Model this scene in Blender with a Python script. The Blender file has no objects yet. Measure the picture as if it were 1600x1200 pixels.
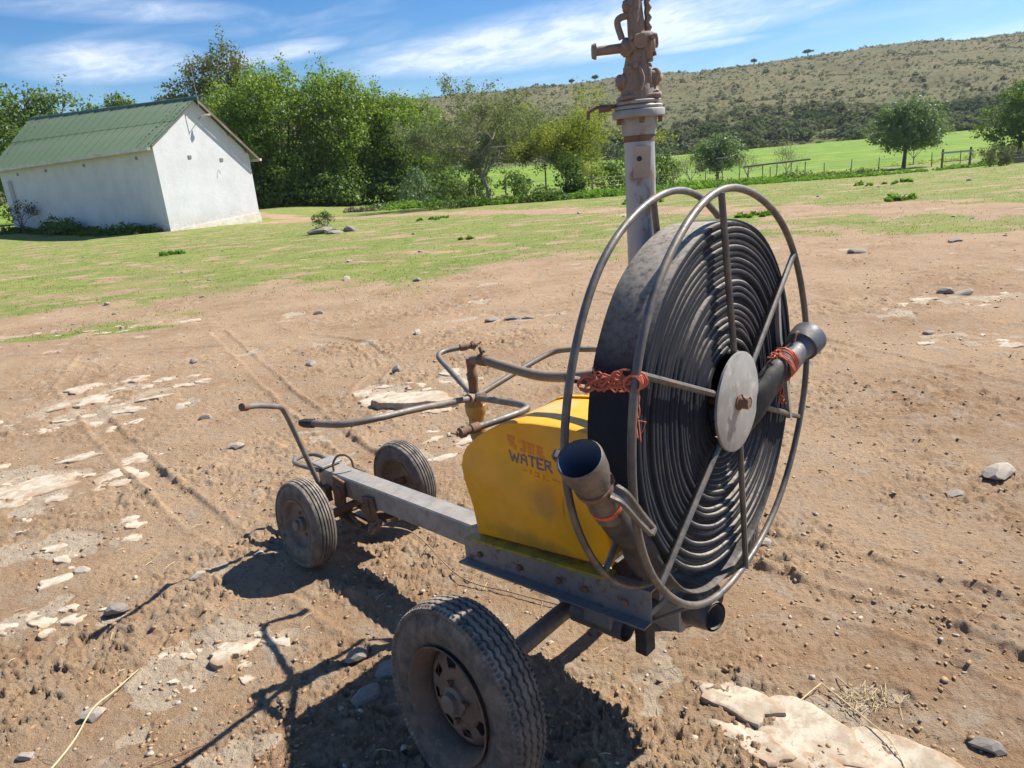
import bpy, math, random
import numpy as np
from math import sin, cos, radians, pi, sqrt, atan2, exp
from mathutils import Vector, Matrix

S = bpy.context.scene
# ------------------------------------------------------------------ camera
F_PX, PITCH, ROLL, EYE = 1100.0, radians(17.2), radians(4.9), 1.6
fw = Vector((0, cos(PITCH), -sin(PITCH)))
r0 = Vector((1, 0, 0)); u0 = r0.cross(fw)
rt = r0*cos(ROLL) - u0*sin(ROLL); up = r0*sin(ROLL) + u0*cos(ROLL)
cam = bpy.data.cameras.new('camera'); camo = bpy.data.objects.new('camera', cam)
S.collection.objects.link(camo); S.camera = camo
cam.sensor_width = 36; cam.lens = F_PX/1600*36; cam.clip_start = 0.05; cam.clip_end = 5000
camo.matrix_world = Matrix(((rt.x, up.x, -fw.x, 0), (rt.y, up.y, -fw.y, 0), (rt.z, up.z, -fw.z, EYE), (0, 0, 0, 1)))
S.render.resolution_x, S.render.resolution_y = 1024, 768

# ------------------------------------------------------------------ sun, sky
SUN_AZ, SUN_EL = radians(25.4), radians(48)
sd = Vector((cos(SUN_AZ)*cos(SUN_EL), sin(SUN_AZ)*cos(SUN_EL), sin(SUN_EL)))
sun = bpy.data.lights.new('sun', 'SUN'); sun.energy = 5.0; sun.angle = radians(0.5); sun.color = (1, .95, .86)
suno = bpy.data.objects.new('sun', sun); S.collection.objects.link(suno)
suno.rotation_euler = sd.to_track_quat('Z', 'Y').to_euler()
W = bpy.data.worlds.new('World'); S.world = W; W.use_nodes = True
nt = W.node_tree; nt.nodes.clear()
def N(t, typ, **k):
    n = t.nodes.new(typ)
    for a, b in k.items():
        if a.startswith('i_'):
            key = a[2:]; key = int(key) if key.isdigit() else key.replace('_', ' ')
            n.inputs[key].default_value = b
        else: setattr(n, a, b)
    return n
def L(t, a, b): t.links.new(a, b)
def math_(t, op, a, b=None, c=None, clamp=False):
    n = t.nodes.new('ShaderNodeMath'); n.operation = op; n.use_clamp = clamp
    for i, v in enumerate((a, b, c)):
        if v is None: continue
        if isinstance(v, (int, float)): n.inputs[i].default_value = v
        else: t.links.new(v, n.inputs[i])
    return n.outputs[0]
def mix_(t, f, a, b, mode='MIX'):
    n = t.nodes.new('ShaderNodeMix'); n.data_type = 'RGBA'; n.blend_type = mode
    for s, v in ((0, f), (6, a), (7, b)):
        if isinstance(v, (int, float)): n.inputs[s].default_value = v
        elif isinstance(v, tuple): n.inputs[s].default_value = v if len(v) == 4 else (*v, 1)
        else: t.links.new(v, n.inputs[s])
    return n.outputs[2]
def ramp_(t, f, lo, hi, a=0., b=1.):
    n = t.nodes.new('ShaderNodeMapRange'); n.inputs[1].default_value = lo; n.inputs[2].default_value = hi
    n.inputs[3].default_value = a; n.inputs[4].default_value = b; n.interpolation_type = 'SMOOTHSTEP'
    t.links.new(f, n.inputs[0]); return n.outputs[0]
sky = N(nt, 'ShaderNodeTexSky', sky_type='NISHITA', sun_disc=False, sun_elevation=SUN_EL,
        sun_rotation=pi/2 - SUN_AZ, air_density=1.0, dust_density=0.3, ozone_density=2.2, altitude=300)
tc = N(nt, 'ShaderNodeTexCoord'); sp = N(nt, 'ShaderNodeSeparateXYZ'); L(nt, tc.outputs['Generated'], sp.inputs[0])
X, Y, Z = sp.outputs
az = math_(nt, 'ARCTAN2', X, Y); el = math_(nt, 'ARCSINE', Z)
def band(a0, e0, a1, e1, wid, la, power=1.0):
    """soft streak of cirrus from (a0,e0) to (a1,e1): azimuth / elevation in radians"""
    ln = sqrt((a1-a0)**2+(e1-e0)**2); ca, sa = (a1-a0)/ln, (e1-e0)/ln
    da = math_(nt, 'SUBTRACT', az, (a0+a1)/2); de = math_(nt, 'SUBTRACT', el, (e0+e1)/2)
    s = math_(nt, 'ADD', math_(nt, 'MULTIPLY', da, ca), math_(nt, 'MULTIPLY', de, sa))
    q = math_(nt, 'SUBTRACT', math_(nt, 'MULTIPLY', de, ca), math_(nt, 'MULTIPLY', da, sa))
    s2 = math_(nt, 'POWER', math_(nt, 'ABSOLUTE', math_(nt, 'DIVIDE', s, ln/2+la)), 2.)
    q2 = math_(nt, 'POWER', math_(nt, 'ABSOLUTE', math_(nt, 'DIVIDE', q, wid)), 2.)
    r = math_(nt, 'ADD', s2, q2)
    return math_(nt, 'MULTIPLY', math_(nt, 'SUBTRACT', 1., r, clamp=True), power)
cv = N(nt, 'ShaderNodeCombineXYZ')
ca, sa = cos(.1), sin(.1)
L(nt, math_(nt, 'ADD', math_(nt, 'MULTIPLY', az, 5*ca), math_(nt, 'MULTIPLY', el, 5*sa)), cv.inputs[0])
L(nt, math_(nt, 'SUBTRACT', math_(nt, 'MULTIPLY', el, 22*ca), math_(nt, 'MULTIPLY', az, 22*sa)), cv.inputs[1])
n1 = N(nt, 'ShaderNodeTexNoise', i_Scale=1.3, i_Detail=7., i_Roughness=.55, i_Distortion=.6); L(nt, cv.outputs[0], n1.inputs['Vector'])
n2 = N(nt, 'ShaderNodeTexNoise', i_Scale=4.5, i_Detail=6., i_Roughness=.6, i_Distortion=1.2); L(nt, cv.outputs[0], n2.inputs['Vector'])
bands = [(-.12, .140, .40, .158, .034, .10, 1.25), (-.02, .168, .55, .200, .022, .1, .6), (.22, .121, .33, .124, .006, .04, .6),
         (-.50, .150, -.40, .152, .026, .07, .8), (-.50, .205, -.34, .203, .016, .08, .45), (-.30, .150, -.22, .160, .014, .06, .8),
         (.5, .085, .72, .10, .012, .08, .35), (.75, .2, 1.4, .3, .06, .2, .8), (-1.5, .25, -.8, .2, .07, .2, .8),
         (-.9, .5, .6, .62, .12, .3, .8), (2.0, .3, 2.9, .25, .08, .3, .7), (-2.6, .35, -1.9, .3, .08, .2, .7)]
tot = None
for b in bands:
    v = band(*b); tot = v if tot is None else math_(nt, 'MAXIMUM', tot, v)
wisp = ramp_(nt, n1.outputs[0], .30, .72)
fine = ramp_(nt, n2.outputs[0], .25, .8, .55, 1.15)
cl = math_(nt, 'MULTIPLY', math_(nt, 'MULTIPLY', math_(nt, 'ADD', math_(nt, 'MULTIPLY', tot, .55), math_(nt, 'MULTIPLY', tot, wisp)), fine), 1.05, clamp=True)
veil = math_(nt, 'MULTIPLY', ramp_(nt, n1.outputs[0], .45, .8), .28)
cl = math_(nt, 'MAXIMUM', cl, veil)
hs = N(nt, 'ShaderNodeHueSaturation', i_Saturation=1.36, i_Value=1.0); L(nt, sky.outputs[0], hs.inputs['Color'])
skc = mix_(nt, 1.0, hs.outputs[0], (.92, 1.06, 1.22), 'MULTIPLY')
skm = mix_(nt, math_(nt, 'MULTIPLY', cl, .8), skc, (9.6, 10.3, 11.6))
bg = N(nt, 'ShaderNodeBackground', i_Strength=.062); L(nt, skm, bg.inputs[0])
wo = N(nt, 'ShaderNodeOutputWorld'); L(nt, bg.outputs[0], wo.inputs[0])
vs = S.view_settings; vs.view_transform = 'Standard'; vs.look = 'None'; vs.exposure = 0.82; vs.gamma = 1; vs.use_curve_mapping = False

# ------------------------------------------------------------------ helpers
COL = S.collection
def sstep(t):
    t = np.clip(t, 0, 1); return t*t*(3-2*t)
def _h(ix, iy, s):
    h = (ix*374761393 + iy*668265263 + s*974634777) & 0xffffffff
    h = ((h ^ (h >> 13))*1274126177) & 0xffffffff
    return (h ^ (h >> 16)) & 0xffffffff
def pn(x, y, s=0):
    """gradient noise, about -1..1"""
    x = np.asarray(x, float); y = np.asarray(y, float)
    ix = np.floor(x).astype(np.int64); iy = np.floor(y).astype(np.int64); fx = x-ix; fy = y-iy
    def g(a, b):
        t = _h(ix+a, iy+b, s)/4294967296.0*2*pi
        return np.cos(t)*(fx-a)+np.sin(t)*(fy-b)
    u = fx*fx*fx*(fx*(fx*6-15)+10); v = fy*fy*fy*(fy*(fy*6-15)+10)
    return 1.5*((g(0, 0)*(1-u)+g(1, 0)*u)*(1-v)+(g(0, 1)*(1-u)+g(1, 1)*u)*v)
def fbm(x, y, lam, o, s=0, g=.5):
    r = 0; a = 1; t = 0
    for i in range(o):
        r = r+a*pn(x/lam+17.3*i, y/lam-9.1*i, s+i*7); t += a; a *= g; lam /= 2.03
    return r/t
def base(x, y):
    """large shape of the ground"""
    x = np.asarray(x, float); y = np.asarray(y, float)
    dip = -(.58+.72*sstep((x+2)/33))*sstep((y-21)/36)*sstep((x+16.5)/8)
    fld = 2.0*sstep((y-66)/100)
    r = 42+8*sstep((x+40)/330)+1.6*pn(x/60, y*0+3.3, 5)+.8*pn(x/21, y*0+1.3, 6)
    r = r*sstep((x+330)/260)
    t = np.clip((y-168-6*pn(x/35, y*0, 8))/290, 0, 1)
    hill = r*(.35*t+.65*sstep(t)) + (2.0*pn(x/45, y/45, 9)+.8*pn(x/17, y/17, 10))*sstep(t*6)*(1-sstep((t-.9)*10))
    far = -25*sstep((y-470)/250)
    return dip+fld+hill+far+.28*sstep((-x-18)/9)*sstep((y-30)/8)
def new_obj(name, me, mat=None, parent=None, kind=None):
    o = bpy.data.objects.new(name, me); COL.objects.link(o)
    if mat is not None: me.materials.append(mat)
    if parent is not None: o.parent = parent
    if kind: o['kind'] = kind
    return o
def np_mesh(name, V, Fa, smooth=False):
    V = np.ascontiguousarray(V, np.float32); Fa = np.ascontiguousarray(Fa, np.int32); k = Fa.shape[1]
    me = bpy.data.meshes.new(name)
    me.vertices.add(len(V)); me.vertices.foreach_set('co', V.ravel())
    me.loops.add(Fa.size); me.loops.foreach_set('vertex_index', Fa.ravel())
    me.polygons.add(len(Fa)); me.polygons.foreach_set('loop_start', np.arange(0, Fa.size, k, dtype=np.int32))
    if smooth: me.polygons.foreach_set('use_smooth', np.ones(len(Fa), bool))
    me.update(calc_edges=True); return me
def tag(o, label, cat, group=None):
    o['label'] = label; o['category'] = cat
    if group: o['group'] = group
    return o
def empty(name, loc, rz=0):
    o = bpy.data.objects.new(name, None); COL.objects.link(o); o.location = loc; o.rotation_euler = (0, 0, rz)
    o.empty_display_size = .1; return o
class MB:
    def __init__(s): s.v = []; s.f = []
    def add(s, vs, fs):
        b = len(s.v); s.v += [tuple(p) for p in vs]; s.f += [tuple(i+b for i in f) for f in fs]; return s
    def box(s, c, d, M=None, bev=0.0):
        x, y, z = d[0]/2, d[1]/2, d[2]/2
        if bev <= 0:
            P = [Vector((a, b, e)) for a in (-x, x) for b in (-y, y) for e in (-z, z)]
            Fs = [(0, 1, 3, 2), (4, 6, 7, 5), (0, 4, 5, 1), (2, 3, 7, 6), (0, 2, 6, 4), (1, 5, 7, 3)]
        else:
            P = []; Fs = []
            # box as stacked octagon-ish rings along z
            def ring(xx, yy, zz):
                k = bev
                return [Vector(p) for p in ((-xx+k, -yy, zz), (xx-k, -yy, zz), (xx, -yy+k, zz), (xx, yy-k, zz), (xx-k, yy, zz), (-xx+k, yy, zz), (-xx, yy-k, zz), (-xx, -yy+k, zz))]
            R = [ring(x-bev, y-bev, -z), ring(x, y, -z+bev), ring(x, y, z-bev), ring(x-bev, y-bev, z)]
            for q in R: P += q
            for i in range(3):
                for j in range(8):
                    a = i*8+j; b = i*8+(j+1) % 8; Fs.append((a, b, b+8, a+8))
            Fs += [tuple(range(7, -1, -1)), tuple(range(24, 32))]
        M = M or Matrix()
        c = Vector(c)
        return s.add([M @ p + c for p in P], Fs)
    def tube(s, pts, r, n=10, cap=True, radii=None, squash=None):
        pts = [Vector(p) for p in pts]; rr = radii or [r]*len(pts); rings = []
        t = (pts[1]-pts[0]).normalized(); a = t.orthogonal().normalized()
        if abs(t.z) < .9: a = (Vector((0, 0, 1))-t*t.z).normalized()
        for i, p in enumerate(pts):
            t0 = (pts[min(i+1, len(pts)-1)]-pts[max(i-1, 0)])
            if t0.length < 1e-9: t0 = t
            t = t0.normalized(); a = (a-t*a.dot(t))
            if a.length < 1e-6: a = t.orthogonal()
            a.normalize(); b = t.cross(a)
            rings.append([p+(a*cos(2*pi*k/n)+b*sin(2*pi*k/n))*rr[i] for k in range(n)])
        V = [q for g in rings for q in g]; Fs = []
        for i in range(len(pts)-1):
            for k in range(n):
                x = i*n+k; y = i*n+(k+1) % n; Fs.append((x, y, y+n, x+n))
        if cap: Fs += [tuple(range(n-1, -1, -1)), tuple(range((len(pts)-1)*n, len(pts)*n))]
        return s.add(V, Fs)
    def lathe(s, prof, n=32, M=None, close=False, off=(0, 0, 0)):
        """prof: (axial, radius) pairs turned round local X"""
        M = M or Matrix(); V = []; Fs = []; off = Vector(off)
        for k in range(n):
            t = 2*pi*k/n
            for a, r in prof: V.append(M @ (Vector((a, r*cos(t), r*sin(t)))+off))
        m = len(prof)
        for k in range(n):
            for i in range(m if close else m-1):
                j = (i+1) % m; k2 = (k+1) % n
                Fs.append((k*m+i, k*m+j, k2*m+j, k2*m+i))
        return s.add(V, Fs)
    def prism(s, poly, d0, d1, fn):
        """poly of (a,b) swept from d0 to d1, fn(a,b,d) -> point"""
        n = len(poly); V = [fn(a, b, d0) for a, b in poly]+[fn(a, b, d1) for a, b in poly]
        Fs = [tuple(range(n-1, -1, -1)), tuple(range(n, 2*n))]+[(i, (i+1) % n, (i+1) % n+n, i+n) for i in range(n)]
        return s.add(V, Fs)
    def build(s, name, mat, parent=None, smooth=True, angle=40, M=None):
        me = bpy.data.meshes.new(name); me.from_pydata([tuple(M @ Vector(p)) for p in s.v] if M else s.v, [], s.f)
        import bmesh
        b = bmesh.new(); b.from_mesh(me); bmesh.ops.recalc_face_normals(b, faces=b.faces); b.to_mesh(me); b.free()
        if smooth:
            me.shade_smooth()
            try: me.set_sharp_from_angle(angle=radians(angle))
            except Exception: pass
        return new_obj(name, me, mat, parent)
def curve_pts(P, n=8):
    """Catmull-Rom through P"""
    P = [Vector(p) for p in P]; Q = [P[0]*2-P[1]]+P+[P[-1]*2-P[-2]]; out = []
    for i in range(1, len(Q)-2):
        for k in range(n):
            t = k/n; a, b, c, d = Q[i-1], Q[i], Q[i+1], Q[i+2]
            out.append(.5*((2*b)+(c-a)*t+(2*a-5*b+4*c-d)*t*t+(3*b-a-3*c+d)*t**3))
    out.append(P[-1]); return out

# ------------------------------------------------------------------ materials
def mat_new(name):
    m = bpy.data.materials.new(name); m.use_nodes = True; t = m.node_tree; t.nodes.clear()
    o = N(t, 'ShaderNodeOutputMaterial'); return m, t, o
def noise_(t, vec, scale, det=4., rough=.55, dist=0.):
    n = N(t, 'ShaderNodeTexNoise', i_Scale=float(scale), i_Detail=float(det), i_Roughness=rough, i_Distortion=dist)
    L(t, vec, n.inputs['Vector']); return n.outputs[0]
def worn(name, col, col2, col3=None, rough=.6, metal=0., scale=12., spot=40., amt=(.35, .7), amt3=(.58, .7), bump=.3, bscale=120., dust=0., dcol=(.34, .24, .16), spec=.5, stretch=None, dlo=.25, dsc=25., dr=(.3, .7)):
    """base colour broken up by stains (col2), blotches (col3) and settled dust"""
    m, t, o = mat_new(name); c = N(t, 'ShaderNodeTexCoord'); vec = c.outputs['Object']
    if stretch:
        mp = N(t, 'ShaderNodeMapping'); mp.inputs['Scale'].default_value = stretch; L(t, vec, mp.inputs[0]); vec = mp.outputs[0]
    a = noise_(t, vec, scale, 6, .6); b = noise_(t, vec, spot, 5, .65, .4)
    colr = mix_(t, ramp_(t, a, *amt), (*col, 1), (*col2, 1))
    if col3: colr = mix_(t, ramp_(t, b, *amt3), colr, (*col3, 1))
    if dust > 0:
        d = noise_(t, c.outputs['Object'], dsc, 5, .7)
        g = N(t, 'ShaderNodeNewGeometry'); s2 = N(t, 'ShaderNodeSeparateXYZ'); L(t, g.outputs['Normal'], s2.inputs[0])
        upf = ramp_(t, s2.outputs[2], .1, .95, dlo, 1.)
        colr = mix_(t, math_(t, 'MULTIPLY', math_(t, 'MULTIPLY', ramp_(t, d, *dr), upf), dust), colr, (*dcol, 1))
    p = N(t, 'ShaderNodeBsdfPrincipled'); L(t, colr, p.inputs['Base Color']); p.inputs['Metallic'].default_value = metal
    p.inputs['Specular IOR Level'].default_value = spec
    L(t, ramp_(t, b, .3, .7, max(rough-.12, .05), min(rough+.15, 1)), p.inputs['Roughness'])
    if bump > 0:
        f = noise_(t, vec, bscale, 4, .6); bp = N(t, 'ShaderNodeBump', i_Strength=bump, i_Distance=.002)
        L(t, f, bp.inputs['Height']); L(t, bp.outputs[0], p.inputs['Normal'])
    L(t, p.outputs[0], o.inputs[0]); return m
def leafmat(name, c1, c2, trans=.35, gloss=.06, scale=.6):
    m, t, o = mat_new(name); g = N(t, 'ShaderNodeNewGeometry'); c = N(t, 'ShaderNodeTexCoord')
    n = noise_(t, c.outputs['Object'], scale, 3)
    f = math_(t, 'SUBTRACT', math_(t, 'ADD', math_(t, 'MULTIPLY', ramp_(t, n, .3, .7), .7), math_(t, 'MULTIPLY', g.outputs['Random Per Island'], .75)), .2, clamp=True)
    col = mix_(t, f, (*c1, 1), (*c2, 1))
    d = N(t, 'ShaderNodeBsdfDiffuse'); tr = N(t, 'ShaderNodeBsdfTranslucent'); L(t, col, d.inputs[0])
    tc_ = mix_(t, 1., col, (1.15, 1.25, .7), 'MULTIPLY'); L(t, tc_, tr.inputs[0])
    x = N(t, 'ShaderNodeMixShader', i_0=trans); L(t, d.outputs[0], x.inputs[1]); L(t, tr.outputs[0], x.inputs[2])
    gl = N(t, 'ShaderNodeBsdfGlossy', i_Roughness=.5); gl.inputs[0].default_value = (.9, .95, 1, 1)
    y = N(t, 'ShaderNodeMixShader', i_0=gloss); L(t, x.outputs[0], y.inputs[1]); L(t, gl.outputs[0], y.inputs[2])
    L(t, y.outputs[0], o.inputs[0]); return m
# ------------------------------------------------------------------ ground
def poly_dist(x, y, pts):
    d = np.full(np.shape(x), 1e9); s = np.zeros(np.shape(x)); acc = 0.
    for (ax, ay), (bx, by) in zip(pts[:-1], pts[1:]):
        vx, vy = bx-ax, by-ay; l = sqrt(vx*vx+vy*vy)
        t = np.clip(((x-ax)*vx+(y-ay)*vy)/(l*l), 0, 1)
        q = np.hypot(x-ax-vx*t, y-ay-vy*t); m = q < d
        d = np.where(m, q, d); s = np.where(m, acc+t*l, s); acc += l
    return d, s
ROAD = [(30, 11.5), (14, 13), (9.8, 14.2), (4.2, 21.5), (-2.2, 31), (-9, 38), (-16, 47), (-30, 62)]
TRACKS = [[(-4.6, 7.6), (-4.1, 6.3), (-3.0, 4.9), (-2.1, 3.8), (-1.3, 2.9), (-.4, 2.1)], [(-3.4, 8.2), (-2.6, 6.8), (-1.8, 5.4), (-1.1, 4.2), (-.4, 3.2), (.3, 2.2)],
          [(.3, 3.6), (.9, 2.7), (1.6, 2.1), (2.4, 1.2)], [(.55, 2.75), (.8, 2.42), (1.05, 2.2), (1.35, 1.95), (1.8, 1.2)], [(1.0, 9), (2.2, 6.5), (3.2, 4.2), (4.2, 2.4), (5, 1)], [(-7, 8), (-3, 7.4), (1, 8.2), (6, 8.4), (11, 7)],
          [(-2.2, 7.6), (-1.5, 7.0), (-1.1, 6.2), (-1.2, 5.2)]]
CLODS = [(-1.7, 6.9, .55, .35), (-1.1, 6.6, .5, .3), (-1.4, 5.0, .5, .35), (-1.0, 4.6, .45, .3), (1.0, 2.45, .55, .13), (.65, 2.5, .3, .18), (1.4, 2.1, .4, .12), (-.35, 2.75, .35, .2),
         (-1.9, 3.9, .35, .25), (-1.3, 3.6, .3, .3), (1.6, 2.0, .5, .3), (1.0, 1.65, .12, .1), (-1.3, 2.3, .3, .3), (-.1, 1.9, .3, .3), (2.3, 4.3, .8, .5), (3.2, 6.8, 1.2, .5), (-.2, 3.1, .3, .25)]
STONY = [(-3.0, 4.0, .75, .5), (-3.35, 5.4, .9, .5), (-3.3, 6.1, .8, .3), (-.75, 5.2, .6, .65), (-.45, 4.0, .5, .3), (-1.2, 2.2, .35, .3), (.85, 1.55, .38, .25), (4.6, 6.6, 1.2, .3), (3.7, 5.3, .8, .25),
         (-1.9, 2.5, .3, .2), (-5.5, 9.2, 1.6, .35), (.1, 7.6, .5, .2), (-1.0, 1.75, .35, .2), (-2.4, 3.1, .5, .3)]
def blobs(x, y, L_):
    m = np.zeros(np.shape(x))
    for cx, cy, a, b in L_:
        m = np.maximum(m, 1-((x-cx)/a)**2-((y-cy)/b)**2)
    return np.clip(m, 0, 1)
def masks(x, y):
    gx = np.array([-40, -20, -12, -7.6, -4.6, -1.46, 1.3, 5.2, 8.1, 12, 20, 40.]); gy = np.array([3, 6, 8.5, 10.6, 10.4, 10.9, 12.3, 12.5, 11.0, 9, 6, 3.])
    b = np.interp(x, gx, gy); w = fbm(x, y, 2.6, 4, 31)
    g = sstep((y-b+w*3.6+fbm(x, y, .5, 3, 33)*.9)/3.2+.45)
    g = np.maximum(g, sstep((1-((x+5.4)/1.5)**2-((y-8.9)/.28)**2)*1.5+w))
    g = g*(1-.30*sstep((fbm(x, y*1.3, 3.0, 4, 43)+.05)/.3)*(1-sstep((y-22)/12)))
    g = g*(1-.70*sstep((fbm(x, y*1.6, 1.1, 5, 41)-.12)/.16)*(1-sstep((y-30)/15)))
    d, _ = poly_dist(x, y, ROAD)
    g = g*(1-.85*(1-sstep((d-.62+fbm(x, y, 1.5, 3, 42)*1.5)/.9)))
    d2 = np.hypot((x+10)/4, (y-37)/3.2); g = g*sstep((d2-.3+w*.5)/.5)
    bl = blobs(x, y, STONY); n5 = fbm(x, y, .30, 5, 51)
    st = .85*sstep((bl*.34+n5-.26)/.10)*sstep(bl*8)
    st = np.maximum(st, .9*sstep((fbm(x, y*1.3, .8, 5, 52)-.36)/.08))*(1-g)
    return g, st
def detail(x, y, g, st):
    """clods, ruts, crumbs and cracked stone faces"""
    near = 1-sstep((np.hypot(x, y)-16)/22); dirt = (1-g)
    h = .020*fbm(x, y, 1.4, 3, 61)+.010*fbm(x, y, .33, 3, 62)*(1-.5*g)
    rough = sstep((fbm(x, y, .9, 3, 63)+.25)/.5)*(.50+.60*sstep((fbm(x, y, 2.3, 3, 60)+.12)/.3))
    a = fbm(x*1.0+y*.35, (y-.35*x)*2.1, .13, 4, 64)
    h = h+dirt*(.0118*np.maximum(a, -.1)*(.35+rough))
    c = fbm(x, y, .055, 3, 65)
    h = h+dirt*.009*np.clip(c-.12, 0, .5)*2*(.2+rough)
    # sharp-edged clods, long ragged lips of broken crust
    f1 = fbm(x+.02*pn(x/.05, y/.05, 5), y*1.9, .16, 4, 85); h = h+dirt*.013*sstep((f1-.13)/.035)*(.25+rough)*sstep((fbm(x, y, .6, 2, 86)+.12)/.2)
    f2 = fbm(x*1.5-.4*y, y+.3*x, .045, 2, 87); h = h+dirt*.007*sstep((f2-.24)/.04)*(.3+rough)
    f3 = fbm(x*1.2+.5*y, y*1.6-.3*x, .026, 2, 88); h = h+dirt*.0045*sstep((f3-.22)/.05)*(.2+rough)*(1-sstep((np.hypot(x, y)-6)/4))
    f4 = np.abs(fbm(x, y*1.5, .22, 3, 89)); h = h-dirt*.008*(1-sstep(f4/.022))*sstep((fbm(x, y, .7, 2, 90)+.02)/.15)
    # small dark pits and crumb edges
    e = fbm(x+.3*y, y*1.7-.2*x, .075, 3, 75)
    h = h-dirt*.0125*sstep((e-.24)/.07)*sstep((rough-.2)*1.6)
    cl = blobs(x, y, CLODS); cl = sstep(cl*1.6)
    k = fbm(x, y, .075, 3, 66); k2 = fbm(x, y, .17, 3, 76)
    h = h+cl*(.036*np.clip(k+.02, 0, 1)+.018*np.clip(k2, -.3, 1))
    for i, T in enumerate(TRACKS):
        d, s = poly_dist(x, y, T); w = .075
        d = d+.02*pn(x/.4, y/.4, 90+i)
        inn = 1-sstep((d-w*.8)/(w*.35)); edge = np.exp(-((d-w*1.25)/.022)**2)
        fade = np.clip(.62+.8*pn(s/1.3, s*0+i, 77), .1, 1)
        lug = np.sin((s+np.where(d > 0, d, 0)*.9)*2*pi/.05)
        h = h*(1-.75*inn*fade)+fade*(-.010*inn+.0028*inn*lug+edge*(.009+.026*np.clip(fbm(x, y, .09, 2, 78+i), 0, 1)))
    # stone: nearly level faces with cracks and small steps
    q = fbm(x, y, .42, 3, 71); stp = np.floor(q*6)/6+sstep(((q*6) % 1-.82)/.18)/6
    cr = np.abs(fbm(x, y, .30, 3, 72)); cr2 = np.abs(fbm(x, y*1.4, .15, 2, 73))
    hs_ = .055*stp-.010*(1-sstep(cr/.035))-.005*(1-sstep(cr2/.05))+.0015*a
    h = h*(1-st*.75)+st*hs_*.55*near
    # ground keeps level under the tyres
    return h*(.25+.75*near)
CART = Vector((-.7401, 2.9287, 0)); CANG = radians(-44.5)
def cart(u, v, z=0):
    return (CART.x+u*cos(CANG)-v*sin(CANG), CART.y+u*sin(CANG)+v*cos(CANG), z)
FEET = [cart(0, -.28), cart(0, .28), cart(1.455-.093, -.615), cart(1.455+.093, .615)]
def ground_z(x, y):
    x = np.atleast_1d(np.asarray(x, float)); y = np.atleast_1d(np.asarray(y, float))
    g, st = masks(x, y); h = detail(x, y, g, st)
    for fx, fy, _ in FEET: h = h*(1-.97*np.exp(-(((x-fx)**2+(y-fy)**2)/.16**2)**2))
    return base(x, y)+h
def gz(x, y): return float(ground_z(x, y)[0])

dirt, T, o = mat_new('dry_earth')
c = N(T, 'ShaderNodeTexCoord'); vec = c.outputs['Object']
ag = N(T, 'ShaderNodeAttribute', attribute_name='grass'); ast = N(T, 'ShaderNodeAttribute', attribute_name='stone'); afl = N(T, 'ShaderNodeAttribute', attribute_name='crop')
nA = noise_(T, vec, .9, 6, .6); nB = noise_(T, vec, 6., 6, .65, .3); nC = noise_(T, vec, 45., 6, .7); nD = noise_(T, vec, 240., 4, .7)
cd = mix_(T, ramp_(T, nA, .36, .64), (.320, .203, .116, 1), (.435, .298, .182, 1))
cd = mix_(T, ramp_(T, nB, .38, .68), cd, (.365, .27, .182, 1))
cd = mix_(T, ramp_(T, nC, .50, .70, 0, .75), cd, (.23, .135, .08, 1))
cd = mix_(T, ramp_(T, nB, .58, .75, 0, .7), cd, (.38, .325, .27, 1))
cd = mix_(T, ramp_(T, nD, .60, .76, 0, .6), cd, (.52, .41, .30, 1))
cd = mix_(T, ramp_(T, nD, .27, .42, .7, 0), cd, (.17, .10, .062, 1))
cs = mix_(T, ramp_(T, nB, .35, .65), (.48, .39, .285, 1), (.41, .32, .23, 1))
cs = mix_(T, ramp_(T, nC, .42, .68, 0, .6), cs, (.34, .25, .175, 1))
cs = mix_(T, ramp_(T, nD, .6, .8, 0, .5), cs, (.62, .55, .45, 1))
sm = math_(T, 'ADD', math_(T, 'MULTIPLY', ast.outputs['Fac'], 1.6), math_(T, 'MULTIPLY', math_(T, 'SUBTRACT', nC, .5), 1.6))
cgd = mix_(T, ramp_(T, sm, .62, .95), cd, cs)
nE = noise_(T, vec, .55, 5, .6); nF = noise_(T, vec, 3.2, 5, .65); nG = noise_(T, vec, 26, 5, .7)
gr = mix_(T, ramp_(T, nE, .35, .65), (.215, .245, .060, 1), (.155, .210, .045, 1))
gr = mix_(T, ramp_(T, nF, .44, .66, 0, .7), gr, (.32, .28, .125, 1))
gr = mix_(T, ramp_(T, nG, .50, .72, 0, .65), gr, (.085, .115, .028, 1))
gr = mix_(T, ramp_(T, nD, .6, .75, 0, .5), gr, (.44, .40, .19, 1))
gm = math_(T, 'ADD', ag.outputs['Fac'], math_(T, 'ADD', math_(T, 'MULTIPLY', math_(T, 'SUBTRACT', nG, .5), 1.5), math_(T, 'MULTIPLY', math_(T, 'SUBTRACT', nF, .5), 1.1)))
cg = mix_(T, ramp_(T, gm, .36, .80), cgd, gr)
fy = N(T, 'ShaderNodeMapping'); fy.inputs['Scale'].default_value = (.02, .35, 1); L(T, vec, fy.inputs[0])
nR = noise_(T, fy.outputs[0], 1., 3, .5); nH = noise_(T, vec, .35, 5, .65)
nH2 = noise_(T, vec, .09, 5, .6)
fl = mix_(T, ramp_(T, nH, .4, .65), (.130, .220, .028, 1), (.195, .285, .040, 1))
fl = mix_(T, ramp_(T, nR, .55, .68, 0, .35), fl, (.42, .43, .045, 1))
fl = mix_(T, ramp_(T, nH2, .52, .66, 0, .6), fl, (.14, .18, .05, 1)); fl = mix_(T, ramp_(T, nF, .5, .7, 0, .5), fl, (.12, .19, .03, 1))
cg = mix_(T, ramp_(T, afl.outputs['Fac'], .3, .7), cg, fl)
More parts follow.
